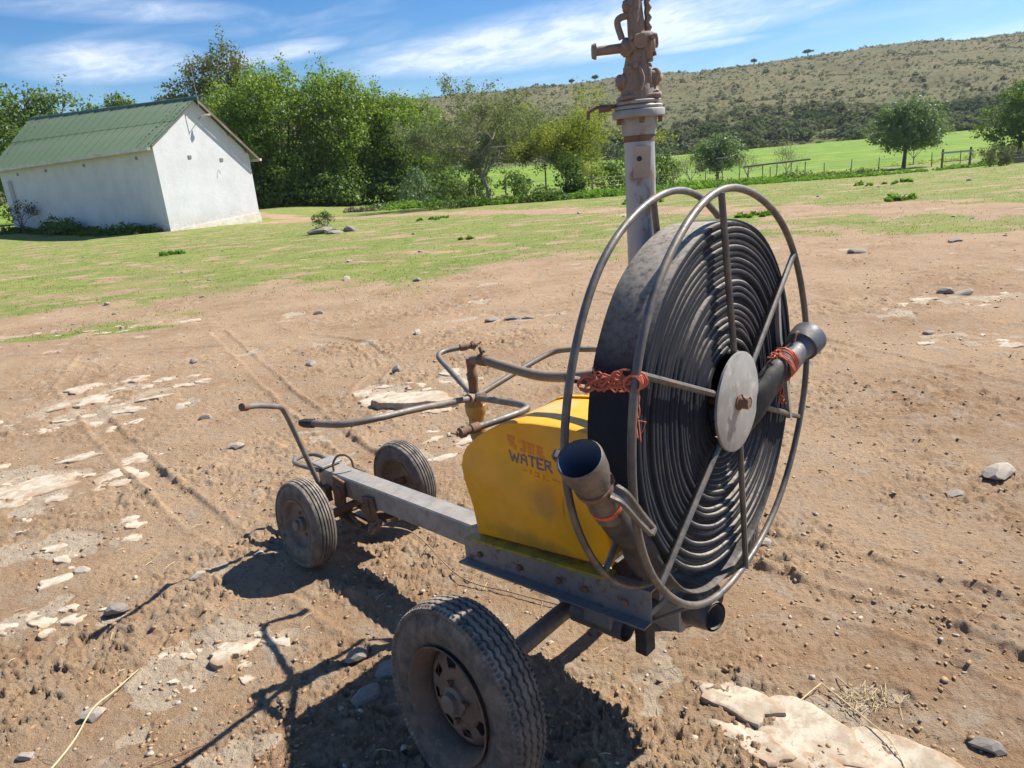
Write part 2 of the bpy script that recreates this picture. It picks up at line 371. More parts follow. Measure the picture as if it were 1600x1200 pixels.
pb = N(T, 'ShaderNodeBsdfPrincipled', i_Roughness=.95); pb.inputs['Specular IOR Level'].default_value = .15
L(T, cg, pb.inputs['Base Color'])
bsum = math_(T, 'ADD', math_(T, 'MULTIPLY', nC, 1.0), math_(T, 'MULTIPLY', nD, .5))
bp = N(T, 'ShaderNodeBump', i_Strength=1.0, i_Distance=.016); L(T, bsum, bp.inputs['Height']); L(T, bp.outputs[0], pb.inputs['Normal'])
L(T, pb.outputs[0], o.inputs[0])

az_f = np.radians(np.linspace(90+54, 90-54, 860)); az_b = np.radians(np.linspace(90-54, 90-54-252, 90))[1:-1]
AZ = np.concatenate([az_f, az_b])
RR = np.concatenate([[.05, .4, .8], np.exp(np.linspace(math.log(1.05), math.log(45), 900)), np.exp(np.linspace(math.log(45.6), math.log(190), 120)), [215]])
A_, R_ = np.meshgrid(AZ, RR); GX = R_*np.cos(A_); GY = R_*np.sin(A_)
g_, st_ = masks(GX, GY)
H_ = detail(GX, GY, g_, st_)
for fx, fy_, _ in FEET: H_ = H_*(1-.97*np.exp(-(((GX-fx)**2+(GY-fy_)**2)/.16**2)**2))
GZ = base(GX, np.where(GY > 168, 168, GY))+H_
nr, na = GX.shape
V = np.stack([GX, GY, GZ], -1).reshape(-1, 3)
i0 = np.arange(nr-1)[:, None]*na; j = np.arange(na)[None, :]; j2 = (j+1) % na
Fq = np.stack([i0+j, i0+na+j, i0+na+j2, i0+j2], -1).reshape(-1, 4)[:, ::-1]
me = np_mesh('ground', V, Fq, True)
crop = sstep((GY-58-.12*GX)/7)
for nm, arr in (('grass', np.maximum(g_, 0)), ('stone', st_), ('crop', crop)):
    at = me.attributes.new(nm, 'FLOAT', 'POINT'); at.data.foreach_set('value', arr.ravel().astype(np.float32))
ground_ob = new_obj('ground', me, dirt, kind='structure')
del V, Fq, A_, R_

# hill behind the fields
hillm, T, o = mat_new('dry_hillside')
c = N(T, 'ShaderNodeTexCoord'); vec = c.outputs['Object']
nA = noise_(T, vec, .02, 6, .6); nB = noise_(T, vec, .12, 6, .7); nC = noise_(T, vec, .6, 6, .7)
s3 = N(T, 'ShaderNodeSeparateXYZ'); L(T, vec, s3.inputs[0])
ch = mix_(T, ramp_(T, nB, .35, .65), (.205, .165, .088, 1), (.135, .130, .064, 1))
ch = mix_(T, ramp_(T, nA, .46, .64, 0, .6), ch, (.215, .16, .09, 1))
ch = mix_(T, ramp_(T, nC, .44, .58, 0, .75), ch, (.085, .102, .05, 1))
low = math_(T, 'SUBTRACT', 1., ramp_(T, s3.outputs[2], 3., 16.), clamp=True)
ch = mix_(T, math_(T, 'MULTIPLY', low, .6), ch, (.10, .125, .05, 1))
pb = N(T, 'ShaderNodeBsdfPrincipled', i_Roughness=1.); pb.inputs['Specular IOR Level'].default_value = .05
L(T, ch, pb.inputs['Base Color'])
bp = N(T, 'ShaderNodeBump', i_Strength=.8, i_Distance=.6); L(T, nC, bp.inputs['Height']); L(T, bp.outputs[0], pb.inputs['Normal'])
L(T, pb.outputs[0], o.inputs[0])
hx = np.linspace(-520, 760, 320); hy = np.concatenate([np.linspace(160, 470, 150), np.linspace(480, 900, 25)])
HX, HY = np.meshgrid(hx, hy); HZ = base(HX, HY)-.25*(1-sstep((HY-160)/12))
nr, na = HX.shape
i0 = np.arange(nr-1)[:, None]*na; j = np.arange(na-1)[None, :]
Fq = np.stack([i0+j, i0+j+1, i0+na+j+1, i0+na+j], -1).reshape(-1, 4)
new_obj('hill', np_mesh('hill', np.stack([HX, HY, HZ], -1).reshape(-1, 3), Fq, True), hillm, kind='structure')
# plain that carries on past the near ground, below it
pl = MB(); pl.add([(-2500, -2500, -1.6), (2500, -2500, -1.6), (2500, 200, -1.6), (-2500, 200, -1.6)], [(0, 1, 2, 3)])
pl.add([(-2500, 200, -1.6), (2500, 200, -1.6), (2500, 3500, -1.6), (-2500, 3500, -1.6)], [(0, 1, 2, 3)])
plm = worn('far_plain', (.17, .17, .07), (.22, .19, .09), rough=1, scale=.01, bump=0)
q = pl.build('far_plain', plm, smooth=False); q['kind'] = 'structure'
# ------------------------------------------------------------------ house
HO = (-15.04, 33.43, 0.0); HG = radians(57)
house = empty('farm_shed', HO, HG)        # local x along the gable, y along the long wall
tag(house, 'whitewashed farm shed with green corrugated iron roof, in front of the tall trees', 'building')
m, T, o = mat_new('whitewash'); c = N(T, 'ShaderNodeTexCoord'); vec = c.outputs['Object']
a = noise_(T, vec, .9, 6, .65); b = noise_(T, vec, 6, 6, .7); s3 = N(T, 'ShaderNodeSeparateXYZ'); L(T, vec, s3.inputs[0])
cc = mix_(T, ramp_(T, a, .35, .7), (.66, .665, .68), (.58, .585, .61)); cc = mix_(T, ramp_(T, b, .55, .75, 0, .35), cc, (.48, .48, .49))
st1 = N(T, 'ShaderNodeMapping'); st1.inputs['Scale'].default_value = (2.2, 2.2, .3); L(T, vec, st1.inputs[0])
cc = mix_(T, ramp_(T, noise_(T, st1.outputs[0], 1.5, 5, .65), .58, .78, 0, .55), cc, (.47, .46, .44))
dd = math_(T, 'SUBTRACT', 1., ramp_(T, s3.outputs[2], 0., .9)); cc = mix_(T, math_(T, 'MULTIPLY', dd, ramp_(T, b, .35, .6, 0, .55)), cc, (.46, .38, .29))
p = N(T, 'ShaderNodeBsdfPrincipled', i_Roughness=.9); L(T, cc, p.inputs['Base Color'])
bp = N(T, 'ShaderNodeBump', i_Strength=.5, i_Distance=.02); L(T, math_(T, 'ADD', b, a), bp.inputs['Height']); L(T, bp.outputs[0], p.inputs['Normal']); L(T, p.outputs[0], o.inputs[0])
white = m
plinth = worn('plinth_paint', (.70, .66, .58), (.58, .50, .40), (.40, .32, .24), rough=.9, scale=2, spot=8, bump=.3, bscale=20)
green = worn('green_iron', (.125, .185, .105), (.155, .205, .135), (.10, .14, .085), rough=.55, scale=1.2, spot=3, bump=0, stretch=(1, .25, 1))
dkgreen = worn('ridge_green', (.05, .11, .09), (.07, .13, .10), rough=.5, bump=0)
wood = worn('barge_board', (.16, .12, .09), (.26, .21, .16), rough=.85, scale=3, bump=0)
gutm = worn('gutter_paint', (.66, .64, .60), (.50, .46, .40), rough=.6, scale=2, bump=0)
ventm = worn('vent_brick', (.33, .32, .31), (.24, .23, .22), rough=.9, bump=0)
WX, LY, E1, E2, AP, RISE = 5.1, 14.6, 3.78, 3.22, 5.66, .62
def gable_wall(y, t):
    poly = [(0, -.9), (WX, -.9), (WX, E2), (WX/2, AP+RISE*(y > 1)), (0, E1)]
    return MB().prism(poly, y, y+t, lambda a, b, d: (a, d, b))
gable_wall(0, .22).build('wall', white, house, False); gable_wall(LY-.22, .22).build('wall', white, house, False)
MB().prism([(.003, -.9), (.22, -.9), (.22, E1-.02), (.003, E1-.02)], .22, LY-.22, lambda a, b, d: (a, d, b)).build('wall', white, house, False)
MB().prism([(WX-.22, -.9), (WX-.003, -.9), (WX-.003, E2-.02), (WX-.22, E2-.02)], .22, LY-.22, lambda a, b, d: (a, d, b)).build('wall', white, house, False)
MB().prism([(-.04, -.9), (WX+.05, -.9), (WX+.05, .34), (-.04, .02)], -.045, -.002, lambda a, b, d: (a, d, b)).build('plinth', plinth, house, False)
# a lean-to pier at the far end of the long wall
MB().box((-.12, LY-.9, 1.4), (.2, .35, 3.2)).build('pier', white, house, False)
def slope_sheet(w, ln):
    b = MB(); k = 36; P = []
    for i in range(k+1):
        z = .019*cos(2*pi*i/4.5)
        for s_ in (0, 1):
            P.append((s_*ln, i*w/k, z))
    b.add(P, [(2*i, 2*i+1, 2*i+3, 2*i+2) for i in range(k)]); return b
def slope(x0, z0, x1, z1):
    cols = 20; w = (LY+.5)/cols
    for r in range(2):
        me_ = None
        for i in range(cols):
            zr = z1+RISE*i/(cols-1); d = Vector((x1-x0, 0, zr-z0)); ln = d.length; d.normalize()
            a0 = 0 if r == 0 else ln*.52
            if me_ is None:
                ob = slope_sheet(w*1.04, ln*(.56 if r == 0 else .48)).build('roof_sheet', green, house); me_ = ob.data; l0 = ln
            else: ob = new_obj('roof_sheet', me_, None, house)
            up_ = Vector((-d.z, 0, d.x)) if d.x > 0 else Vector((d.z, 0, -d.x))
            lift = .014*r+.006*(i % 2); k_ = ln/l0; sh = RISE/(LY+.5)*(.26 if r == 0 else .76)
            ob.matrix_local = Matrix(((d.x*k_, 0, up_.x, x0+d.x*a0+up_.x*lift), (0, 1, 0, -.28+i*w), (d.z*k_, sh, up_.z, z0+d.z*a0+up_.z*lift), (0, 0, 0, 1)))
slope(-.32, E1-.10, WX/2, AP+.10)
slope(WX+.40, E2-.22, WX/2, AP+.10)
MB().tube([(WX/2, -.33, AP+.10), (WX/2, LY+.3, AP+.10+RISE)], .085, 10).build('ridge_cap', dkgreen, house)
sb = MB(); rg_ = random.Random(3)
for yy, q0, q1, n_ in ((-.05, 0, 1, 16), (.75, .05, .95, 13), (LY-.3, .3, 1, 9), (LY-1.1, .4, 1, 7)):
    for i in range(n_):
        q = q0+(q1-q0)*i/(n_-1); x_ = -.32+(WX/2+.32)*q; z_ = E1-.10+(AP+.10+RISE*(yy+.28)/(LY+.5)-E1+.10)*q
        sb.box((x_, yy+rg_.gauss(0, .03), z_+.035), (.085, .035, .03))
sb.build('roof_screws', dkgreen, house, False)['kind'] = 'stuff'
# gutter: open channel; barge boards, purlin ends
g = [(-.44, E1-.10), (-.44, E1-.24), (-.30, E1-.24), (-.30, E1-.12), (-.31, E1-.12), (-.31, E1-.23), (-.43, E1-.23), (-.43, E1-.10)]
MB().prism(g, -.28, LY+.25, lambda a, b, d: (a, d, b)).build('gutter', gutm, house, False)
g = [(WX+.40, E2-.24), (WX+.40, E2-.36), (WX+.52, E2-.36), (WX+.52, E2-.24)]
MB().prism(g, -.28, LY+.25, lambda a, b, d: (a, d, b)).build('gutter', gutm, house, False)
g = [(WX/2, AP+.05), (WX+.38, E2-.25), (WX+.38, E2-.36), (WX/2, AP-.09)]
MB().prism(g, -.30, -.265, lambda a, b, d: (a, d, b)).build('barge_board', wood, house, False)
for q in (.25, .6, .93):
    MB().box((WX/2+(WX/2)*q, -.13, AP-.03+(E2-AP)*q-.02), (.07, .26, .09)).build('purlin', wood, house, False)
vb = MB(); vb.box((0, 0, 0), (.17, .03, .14))
for dz in (-.05, 0, .05): vb.box((0, -.018, dz), (.13, .012, .02))
v0 = vb.build('vent', ventm, house, False); v0.location = (1.75, -.012, 3.2)
v1 = new_obj('vent', v0.data, None, house); v1.location = (3.45, -.012, 3.02)
for i, yy in enumerate((1.4, 5.9, 9.6, 12.6)):
    q = new_obj('vent', v0.data, None, house); q.location = (-.012, yy, 3.3); q.rotation_euler = (0, 0, -pi/2)
MB().tube([(WX/2-.02, -.34, AP-.75), (WX/2-.05, -.36, AP+1.5)], .014, 6).build('mast', ventm, house)
MB().tube([(WX/2-.02, -.34, AP-.7), (WX/2+.10, -.05, AP-.78), (WX/2+.1, 0, AP-.78)], .018, 6).build('mast_bracket', ventm, house)
MB().tube([(WX/2+.08, -.30, AP-.72), (WX/2+.22, -.42, AP-.66), (WX/2+.38, -.5, AP-.66)], .05, 8, radii=[.03, .055, .06]).build('lamp', gutm, house)
MB().tube([(3.15, 0, 2.55), (3.16, -.08, 2.5), (3.16, -.09, 2.36)], .012, 5).build('hook', wood, house)

# ------------------------------------------------------------------ trees
def leaf_quads(rng, C, Nrm, size, up=.25, asp=.62, spread=1.0):
    """one bent leaf (two triangles joined) at every centre"""
    n = len(C); d = rng.normal(size=(n, 3)); nn = Nrm*1.0+d*spread; nn[:, 2] += up
    nn /= np.linalg.norm(nn, axis=1)[:, None]+1e-9
    t = rng.normal(size=(n, 3)); t -= nn*(t*nn).sum(1)[:, None]; t /= np.linalg.norm(t, axis=1)[:, None]+1e-9
    b = np.cross(nn, t); s = (size*(.45+1.15*rng.random(n)**1.5))[:, None]
    V = np.stack([C-t*s*.5, C+b*s*asp*.5-nn*s*.06, C+t*s*.5, C-b*s*asp*.5-nn*s*.06], 1).reshape(-1, 3)
    return V, np.arange(4*n).reshape(-1, 4)
def crown_leaves(rng, lobes, n, size, clump=.45, per=22, shell=.55, up=.3, spread=.9, seedn=0, lump=.28):
    """lobes: (cx,cy,cz,rx,ry,rz). leaves gather in clumps near the surface of each lobe"""
    vol = np.array([l[3]*l[4]+l[4]*l[5]+l[3]*l[5] for l in lobes]); vol = vol/vol.sum(); k = max(1, int(n/per)); Cs = []; Ns = []
    for l, f in zip(lobes, vol):
        m = max(1, int(k*f)); d = rng.normal(size=(m, 3)); d /= np.linalg.norm(d, axis=1)[:, None]
        r = 1-(1-shell)*rng.random(m)**1.6
        r *= 1+lump*pn(d[:, 0]*2.2+seedn, d[:, 1]*2.2+d[:, 2]*1.7, 3)
        c = np.array(l[:3])+d*r[:, None]*np.array(l[3:6])
        for _ in range(per):
            off = rng.normal(size=(m, 3))*clump*(.35+.65*rng.random((m, 1)))
            off[:, 2] *= .75
            Cs.append(c+off); nv = off/(np.linalg.norm(off, axis=1)[:, None]+1e-9)*.9+d*.7; Ns.append(nv)
    C = np.concatenate(Cs); Nn = np.concatenate(Ns)
    return leaf_quads(rng, C, Nn, np.full(len(C), size), up, spread=spread)
barkm = worn('bark', (.13, .10, .075), (.20, .165, .13), (.07, .05, .04), rough=.95, scale=3, spot=14, bump=.6, bscale=25, stretch=(1, 1, .3))
barkg = worn('pale_bark', (.24, .21, .17), (.30, .27, .22), (.15, .12, .09), rough=.95, scale=3, spot=14, bump=.5, bscale=25, stretch=(1, 1, .3))
lf_bright = leafmat('bright_leaves', (.13, .20, .026), (.25, .33, .05), .45, .02)
lf_mid = leafmat('mid_leaves', (.085, .145, .030), (.16, .225, .048), .38, .02)
lf_olive = leafmat('olive_leaves', (.12, .135, .04), (.20, .19, .06), .38, .015)
lf_grey = leafmat('grey_leaves', (.15, .18, .085), (.20, .225, .10), .38, .015)
lf_yel = leafmat('yellow_leaves', (.18, .225, .045), (.31, .325, .062), .45, .015)
lf_pep = leafmat('pepper_leaves', (.12, .18, .065), (.21, .275, .11), .38, .04)
lf_dark = leafmat('shrub_leaves', (.065, .090, .042), (.11, .135, .06), .3, .0)
lf_shrub2 = leafmat('pale_shrub_leaves', (.13, .145, .085), (.18, .195, .11), .3, .0)
lf_weed = leafmat('weed_leaves', (.11, .21, .025), (.20, .34, .04), .38, .012, scale=.5)
def limbs(rng, root, lobes, r):
    b = MB()
    for l in lobes:
        c = Vector(l[:3]); R = Vector(root); m1 = R.lerp(c, .45)+Vector((rng.normal()*.25, rng.normal()*.25, .1))
        b.tube(curve_pts([R, m1, c], 3), r, 6, radii=[r*(1-.8*i/6) for i in range(7)])
        for k in range(5):
            d = Vector(rng.normal(size=3)).normalized(); e = c+Vector((d.x*l[3], d.y*l[4], d.z*l[5]))*.85
            b.tube([m1.lerp(c, rng.random()), c.lerp(e, .5), e], r*.3, 4, radii=[r*.35, r*.2, r*.05])
    return b
def broad_tree(label, x, y, h, lobes, leafm, n, size, trunk_r=.2, trunk_h=None, clump=.45, per=22, shell=.5, seed=1, group=None, name='tree', up=.3, bark=None, wisps=0, cat='tree', lump=.28, spread=.9):
    rng = np.random.default_rng(seed); z = float(base(x, y))-.05
    root = empty(name, (x, y, z)); tag(root, label, cat, group)
    th = trunk_h if trunk_h is not None else h*.3
    tb = MB().tube(curve_pts([(0, 0, -.2), (.05, .03, th*.5), (rng.normal()*.1, 0, th)], 3), trunk_r, 9, radii=[trunk_r*(1.35-.6*i/6) for i in range(7)])
    l_ = limbs(rng, (0, 0, th*.9), lobes, trunk_r*.55)
    tb.add(l_.v, l_.f)
    tb.build('trunk', bark or barkm, root)
    V, Fq = crown_leaves(rng, lobes, n, size, clump, per, shell, up, spread=spread, seedn=seed, lump=lump)
    if wisps:
        Ws = []
        top = sorted(lobes, key=lambda l: -(l[2]+l[5]))[:4]
        for _ in range(wisps):
            l = top[int(rng.integers(len(top)))]; a = rng.random()*2*pi; q = rng.random()*.75
            b0 = np.array([l[0]+cos(a)*l[3]*q, l[1]+sin(a)*l[4]*q, l[2]+l[5]*sqrt(1-q*q)*.9]); ln = .5+rng.random()*.9
            tt = rng.random(46); lean = rng.normal(size=3)*.18; lean[2] = 1
            Ws.append(b0+lean*(tt[:, None]*ln)+rng.normal(size=(46, 3))*(.10+.16*tt[:, None]))
        C = np.concatenate(Ws); v2, f2 = leaf_quads(rng, C, np.zeros_like(C), np.full(len(C), size*.9), .2)
        Fq = np.concatenate([Fq, f2+len(V)]); V = np.concatenate([V, v2])
    new_obj('crown', np_mesh('crown', V, Fq), leafm, root)
    return root
def rl(rng, n, R, H0, H1, s0, s1):
    """random lobes filling a crown: radius R, heights H0..H1"""
    out = []
    for i in range(n):
        t = (i+.5)/n; z = H0+(H1-H0)*t; w = R*sqrt(max(.12, 1-((t-.42)/.62)**2)); a = i*2.4+rng.random()
        s = s0+(s1-s0)*rng.random()
        out.append((cos(a)*w*.62, sin(a)*w*.62, z, s, s, s*.85))
    return out
DG = 'tall bright green trees in a row beyond the shed'
row = [(-20.4, 60.0, 9.7, 3.3, 'bright green leafy tree rising just behind the shed gable, tops in ragged tufts', 5),
       (-16.8, 59.0, 11.0, 3.3, 'tallest bright green tree left of the middle of the row, its shoots highest', 6),
       (-12.2, 60.0, 10.9, 3.4, 'big bright green tree in the middle of the row, notch of sky on its left', 7),
       (-8.6, 62.0, 9.6, 3.0, 'bright green tree on the right shoulder of the row, lower than its left neighbour', 8),
       (-6.3, 64.0, 8.6, 2.5, 'bright green tree at the right end of the row, next to the thin tree', 9)]
for (x, y, h, R, lab, sd_) in row:
    rng = np.random.default_rng(sd_*11)
    lobes = rl(rng, 15, R, 1.3, h-1.5, 1.25, 1.9)
    broad_tree(lab, x, y, h, lobes, lf_bright, 33000, .19, .26, 2.5, clump=.42, per=26, shell=.5, seed=sd_, group=DG, wisps=9)
rng = np.random.default_rng(5)
broad_tree('tall dull olive tree with airy top standing behind the shed roof ridge', -22.6, 64, 13.2, [(-3.0, 0, 9.4, 1.7, 2.0, 1.3), (-.9, .5, 10.6, 1.7, 2, 1.5), (1.3, 0, 11.5, 1.6, 2, 1.5), (.3, -.8, 8.9, 2.2, 2, 1.5), (-3.9, 0, 8.2, 1.5, 2, 1.2), (2.4, 0, 9.8, 1.4, 1.5, 1.4), (0, 0, 6.9, 3, 2.2, 1.5)],
           lf_olive, 17000, .19, .3, 6.0, clump=.40, per=28, shell=.45, seed=22, wisps=4)
broad_tree('round green tree whose crown shows above the left half of the shed roof', -37.2, 62, 11.6, rl(rng, 16, 5.4, 2.6, 9.4, 1.6, 2.3), lf_mid, 22000, .25, .35, 3, clump=.5, per=26, seed=23, wisps=4)
broad_tree('green tree at the far left edge behind the end of the shed', -46.0, 66, 12.0, rl(rng, 12, 5.2, 2.0, 10.2, 1.7, 2.5), lf_mid, 11000, .32, .35, 3, clump=.5, per=26, seed=24)
broad_tree('small tree top with leaning branch showing above the middle of the shed roof', -32.6, 65, 10.2, [(-.6, 0, 8.2, 1.4, 1.3, 1.0), (1.2, 0, 9.2, 1.0, .9, .65), (2.3, 0, 8.6, .7, .7, .5), (-1.2, 0, 6.4, 2.4, 2, 1.6)], lf_mid, 4200, .28, .2, 5, clump=.36, per=24, seed=25)
# dark undergrowth under the row
for i, (x, y, rx, h) in enumerate([(-17.5, 57, 2.6, 2.6), (-13.2, 57, 2.8, 2.4), (-9.5, 60, 2.6, 2.6), (-5.6, 62, 2.6, 2.4), (-21, 58, 2.6, 3.4)]):
    rng = np.random.default_rng(60+i)
    broad_tree(['dense low green bush beneath the tall row, second from the left', 'dense low green bush beneath the middle of the tall row', 'dense low green bush beneath the right half of the tall row', 'dense low green bush under the right end of the tall row', 'dense dark bush right behind the corner of the shed'][i], x, y, h, [(0, 0, h*.5, rx, 1.6, h*.55), (rx*.5, .2, h*.4, rx*.6, 1.4, h*.45)], lf_mid, 4200, .26, .06, .5, clump=.4, per=20, seed=60+i, name='bush', cat='bush', group='bushes under the tall row')
# pale weeping bush
rng = np.random.default_rng(80)
wx, wy = -5.55, 52
root = empty('weeping_bush', (wx, wy, float(base(wx, wy)))); tag(root, 'pale feathery weeping bush at the foot of the tall trees', 'bush')
Cs = []
for k in range(150):
    a = rng.random()*2*pi; r1 = .3+rng.random()*1.5; t = np.linspace(0, 1, 22)
    zz = 2.5*(1-(r1/2.2)**2)*(1-t**1.6); rr = r1*(.45+.55*t**.5)
    Cs.append(np.stack([np.cos(a)*rr, np.sin(a)*rr*.8, zz+.1], -1)+rng.normal(size=(22, 3))*.05)
C = np.concatenate(Cs); V, Fq = leaf_quads(rng, C, np.zeros_like(C), np.full(len(C), .16), .1, asp=.3)
new_obj('foliage', np_mesh('foliage', V, Fq), leafmat('feathery_leaves', (.11, .17, .07), (.17, .25, .10), .35), root)
MB().tube([(0, 0, 0), (.05, 0, 1.9)], .05, 6).build('stem', barkm, root)

def sparse_tree(label, x, y, h, W_, leafm, bark, seed, trunk_h, n_leaf, size, levels=5, spread=.62, lean=(0, 0), flat=.0, tr=.11, name='tree', cat='tree', scatter=.16, br0=5, group=None, up=.18, br=.32):
    rng = random.Random(seed); nrg = np.random.default_rng(seed); z = float(base(x, y))-.05
    root = empty(name, (x, y, z)); tag(root, label, cat, group)
    b = MB(); tips = []
    top = Vector((lean[0], lean[1], trunk_h))
    b.tube(curve_pts([(0, 0, -.2), (lean[0]*.3, 0, trunk_h*.5), top], 3), tr, 7, radii=[tr*(1.2-.35*i/6) for i in range(7)])
    def grow(p, d, ln, r, lv):
        mid = p+d*ln*.5+Vector((rng.gauss(0, 1), rng.gauss(0, 1), rng.gauss(0, .6)))*ln*.07
        e = p+d*ln+Vector((rng.gauss(0, 1), rng.gauss(0, 1), rng.gauss(0, .6)))*ln*.09
        b.tube([p, mid, e], r, 5 if lv < 3 else 3, cap=False, radii=[r, r*.85, r*.62])
        if lv >= 2:
            for f in (.45, .75): tips.append((p.lerp(e, f), lv))
        tips.append((e, lv))
        if lv >= levels: return
        for k in range(br0 if lv == 0 else rng.choice((2, 3, 3))):
            a = Vector((rng.gauss(0, 1), rng.gauss(0, 1), rng.gauss(0, .55)+up))
            nd = (d*(1-spread)+a.normalized()*spread*1.15).normalized()
            nd.z *= (1-flat); nd.x *= W_; nd.y *= W_
            grow(e if rng.random() < .7 else mid.lerp(e, .5), nd.normalized(), ln*rng.uniform(.62, .86), r*.62, lv+1)
    n0 = br0
    for k in range(n0):
        a = 2*pi*k/n0+rng.random(); d = Vector((cos(a)*.62*W_, sin(a)*.62*W_, .75)).normalized()
        grow(top*(.72+.28*rng.random()), d, h*br, tr*.55, 1)
    b.build('branches', bark, root)
    P = np.array([tuple(t[0]) for t in tips if t[1] >= 3]); P = P[P[:, 2] > trunk_h*.55]
    idx = nrg.integers(len(P), size=n_leaf); C = P[idx]+nrg.normal(size=(n_leaf, 3))*scatter
    V, Fq = leaf_quads(nrg, C, np.zeros_like(C), np.full(n_leaf, size), .35, asp=.45)
    new_obj('crown', np_mesh('crown', V, Fq), leafm, root); return root
sparse_tree('thin grey-green tree with an almost bare airy crown, left of the yellow-green tree', -.35, 40.5, 6.2, 1.0, lf_grey, barkg, 4, 1.8, 27000, .12, 5, .66, (-.35, 0), tr=.10, br0=6)
sparse_tree('yellow-green feathery thorn tree with spreading crown, left of the tall pipe', 4.1, 41.8, 5.6, 1.3, lf_yel, barkg, 9, 1.2, 42000, .13, 5, .72, (0, 0), br=.41, flat=.10, tr=.11, br0=6, scatter=.2)
broad_tree('small bushy green tree in the paddock just right of the tall pipe', 18.9, 62, 4.1, [(-.9, 0, 2.2, 1.5, 1.3, 1.1), (.9, 0, 2.3, 1.6, 1.3, 1.2), (0, 0, 2.9, 1.4, 1.2, 1.0), (0, -.4, 1.6, 2.0, 1.2, .9)], lf_pep, 8500, .17, .12, 1.0, clump=.28, per=26, seed=31)
broad_tree('round pepper-like tree on a single dark trunk in the middle of the green field', 34.3, 61, 5.9, [(-1.6, 0, 3.1, 1.7, 1.6, 1.35), (.2, 0, 3.4, 2.0, 1.7, 1.6), (1.9, 0, 3.0, 1.6, 1.6, 1.3), (.4, -.3, 4.4, 1.9, 1.5, 1.15), (-1.0, 0, 4.3, 1.4, 1.4, .9), (0, -.5, 2.3, 2.6, 1.5, .9)], lf_pep, 17000, .17, .14, 1.9, clump=.30, per=28, seed=32)
broad_tree('dark green tree cut by the right edge of the view', 41.8, 58, 6.0, [(-1.6, 0, 3.0, 1.9, 1.6, 1.6), (.6, 0, 3.6, 2.2, 1.7, 2.0), (.2, 0, 5.0, 1.9, 1.7, 1.0), (2.5, 0, 3.4, 1.8, 1.6, 1.6), (-.5, -.4, 2.1, 2.4, 1.5, .9)], lf_mid, 13000, .17, .14, 1.7, clump=.30, per=28, seed=33)
# bare and scrubby young trees by the fences
for i, (x, y, h, lab) in enumerate([(24.8, 62, 2.6, 'small bare twiggy tree left of the round field tree'), (38.0, 66, 3.2, 'bare twiggy tree left of the tree at the right edge'), (13.4, 50, 2.2, 'thin grey scrub tree just right of the tall pipe'), (20.8, 60, 2.2, 'thin grey-green sapling right of the small bushy tree')]):
    sparse_tree(lab, x, y, h, .8, lf_grey, barkg, 50+i, h*.22, 1100, .08, 4, .5, tr=.05, br0=5, name='sapling', group='bare saplings by the fence', cat='sapling')
for i, (x, y, h, r_, lab) in enumerate([(3.9, 37.8, 2.2, .75, 'dark leafy bush round the foot of the yellow-green tree'), (6.9, 44, 1.9, .9, 'dark bush in the fence line left of the tall pipe'), (-3.2, 47, 2.0, 1.3, 'dark bush behind the thin grey-green tree'),
    (-1.8, 49, 2.6, 1.5, 'tall shadowy bush behind the thin grey-green tree'), (1.2, 50, 2.0, 1.2, 'shadowy bush between the two thin trees'), (9.9, 52, 3.2, 1.5, 'green bush touching the left side of the tall pipe'), (33.7, 48.5, 1.4, 1.0, 'grey-green bush growing through the wooden frame in the field'),
    (42, 60, 1.4, 2.2, 'low dark scrub at the right edge of the field'), (-2.4, 36.6, .7, 1.2, 'low bright green bush left of the thin tree trunk'), (2.2, 36, .8, 1.2, 'low dark green bush in front of the yellow-green tree'), (12.6, 56, 2.8, 1.5, 'green bush right beside the tall pipe')]):
    broad_tree(lab, x, y, h, [(0, 0, h*.5, r_, r_*.8, h*.5), (r_*.5, 0, h*.4, r_*.6, r_*.6, h*.4)], lf_mid if i not in (6, 7) else lf_shrub2, int(1300*max(1, r_)*h/1.6), .15, .03, .3, clump=.2, per=18, seed=90+i, name='bush', cat='bush', group='bushes along the fence')

# ------------------------------------------------------------------ shrubs on the hillside
def shrub_mesh(seed, n, sz, flat=.8):
    rng = np.random.default_rng(seed)
    lobes = [(rng.normal()*.28, rng.normal()*.28, .38*flat+rng.random()*.15, .42, .42, .36*flat) for _ in range(4)]
    return crown_leaves(rng, lobes, n, sz, .09, 10, .55, .35, .8, seed, .2)
SM = []
for k in range(6):
    V, Fq = shrub_mesh(200+k, 260, .20); SM.append(np_mesh('shrub', V, Fq)); SM[-1].materials.append(lf_dark if k % 3 != 2 else lf_shrub2)
rng = random.Random(12); cands = []
def vis_px(x, y, z):
    d = Vector((x, y, z-EYE)); w = d.dot(fw); return 800+F_PX*d.dot(rt)/w, 600-F_PX*d.dot(up)/w, w
while len(cands) < 12000:
    y = 165+(rng.random()**.9)*295; x = rng.uniform(-.28, .86)*y
    t = (y-168)/290; n_ = float(pn(x/30, y/30, 14))*1.1+.7*float(pn(x/11, y/11, 15)); lowb = .13 < t < .27
    dens = .30 if t < .12 else (.75 if lowb else (.42 if t < .42 else .34))
    dens *= .45+1.1*max(0, n_+.35)
    if rng.random() > dens: continue
    big = rng.random() < (.55 if lowb else (.25 if t < .13 else .06))
    s = rng.uniform(2.6, 4.4) if big and t < .3 else (rng.uniform(2.0, 3.6) if big else rng.uniform(.6, 1.5)*(1.3 if t < .3 else 1))
    cands.append((s/y, x, y, s))
cands.sort(reverse=True)
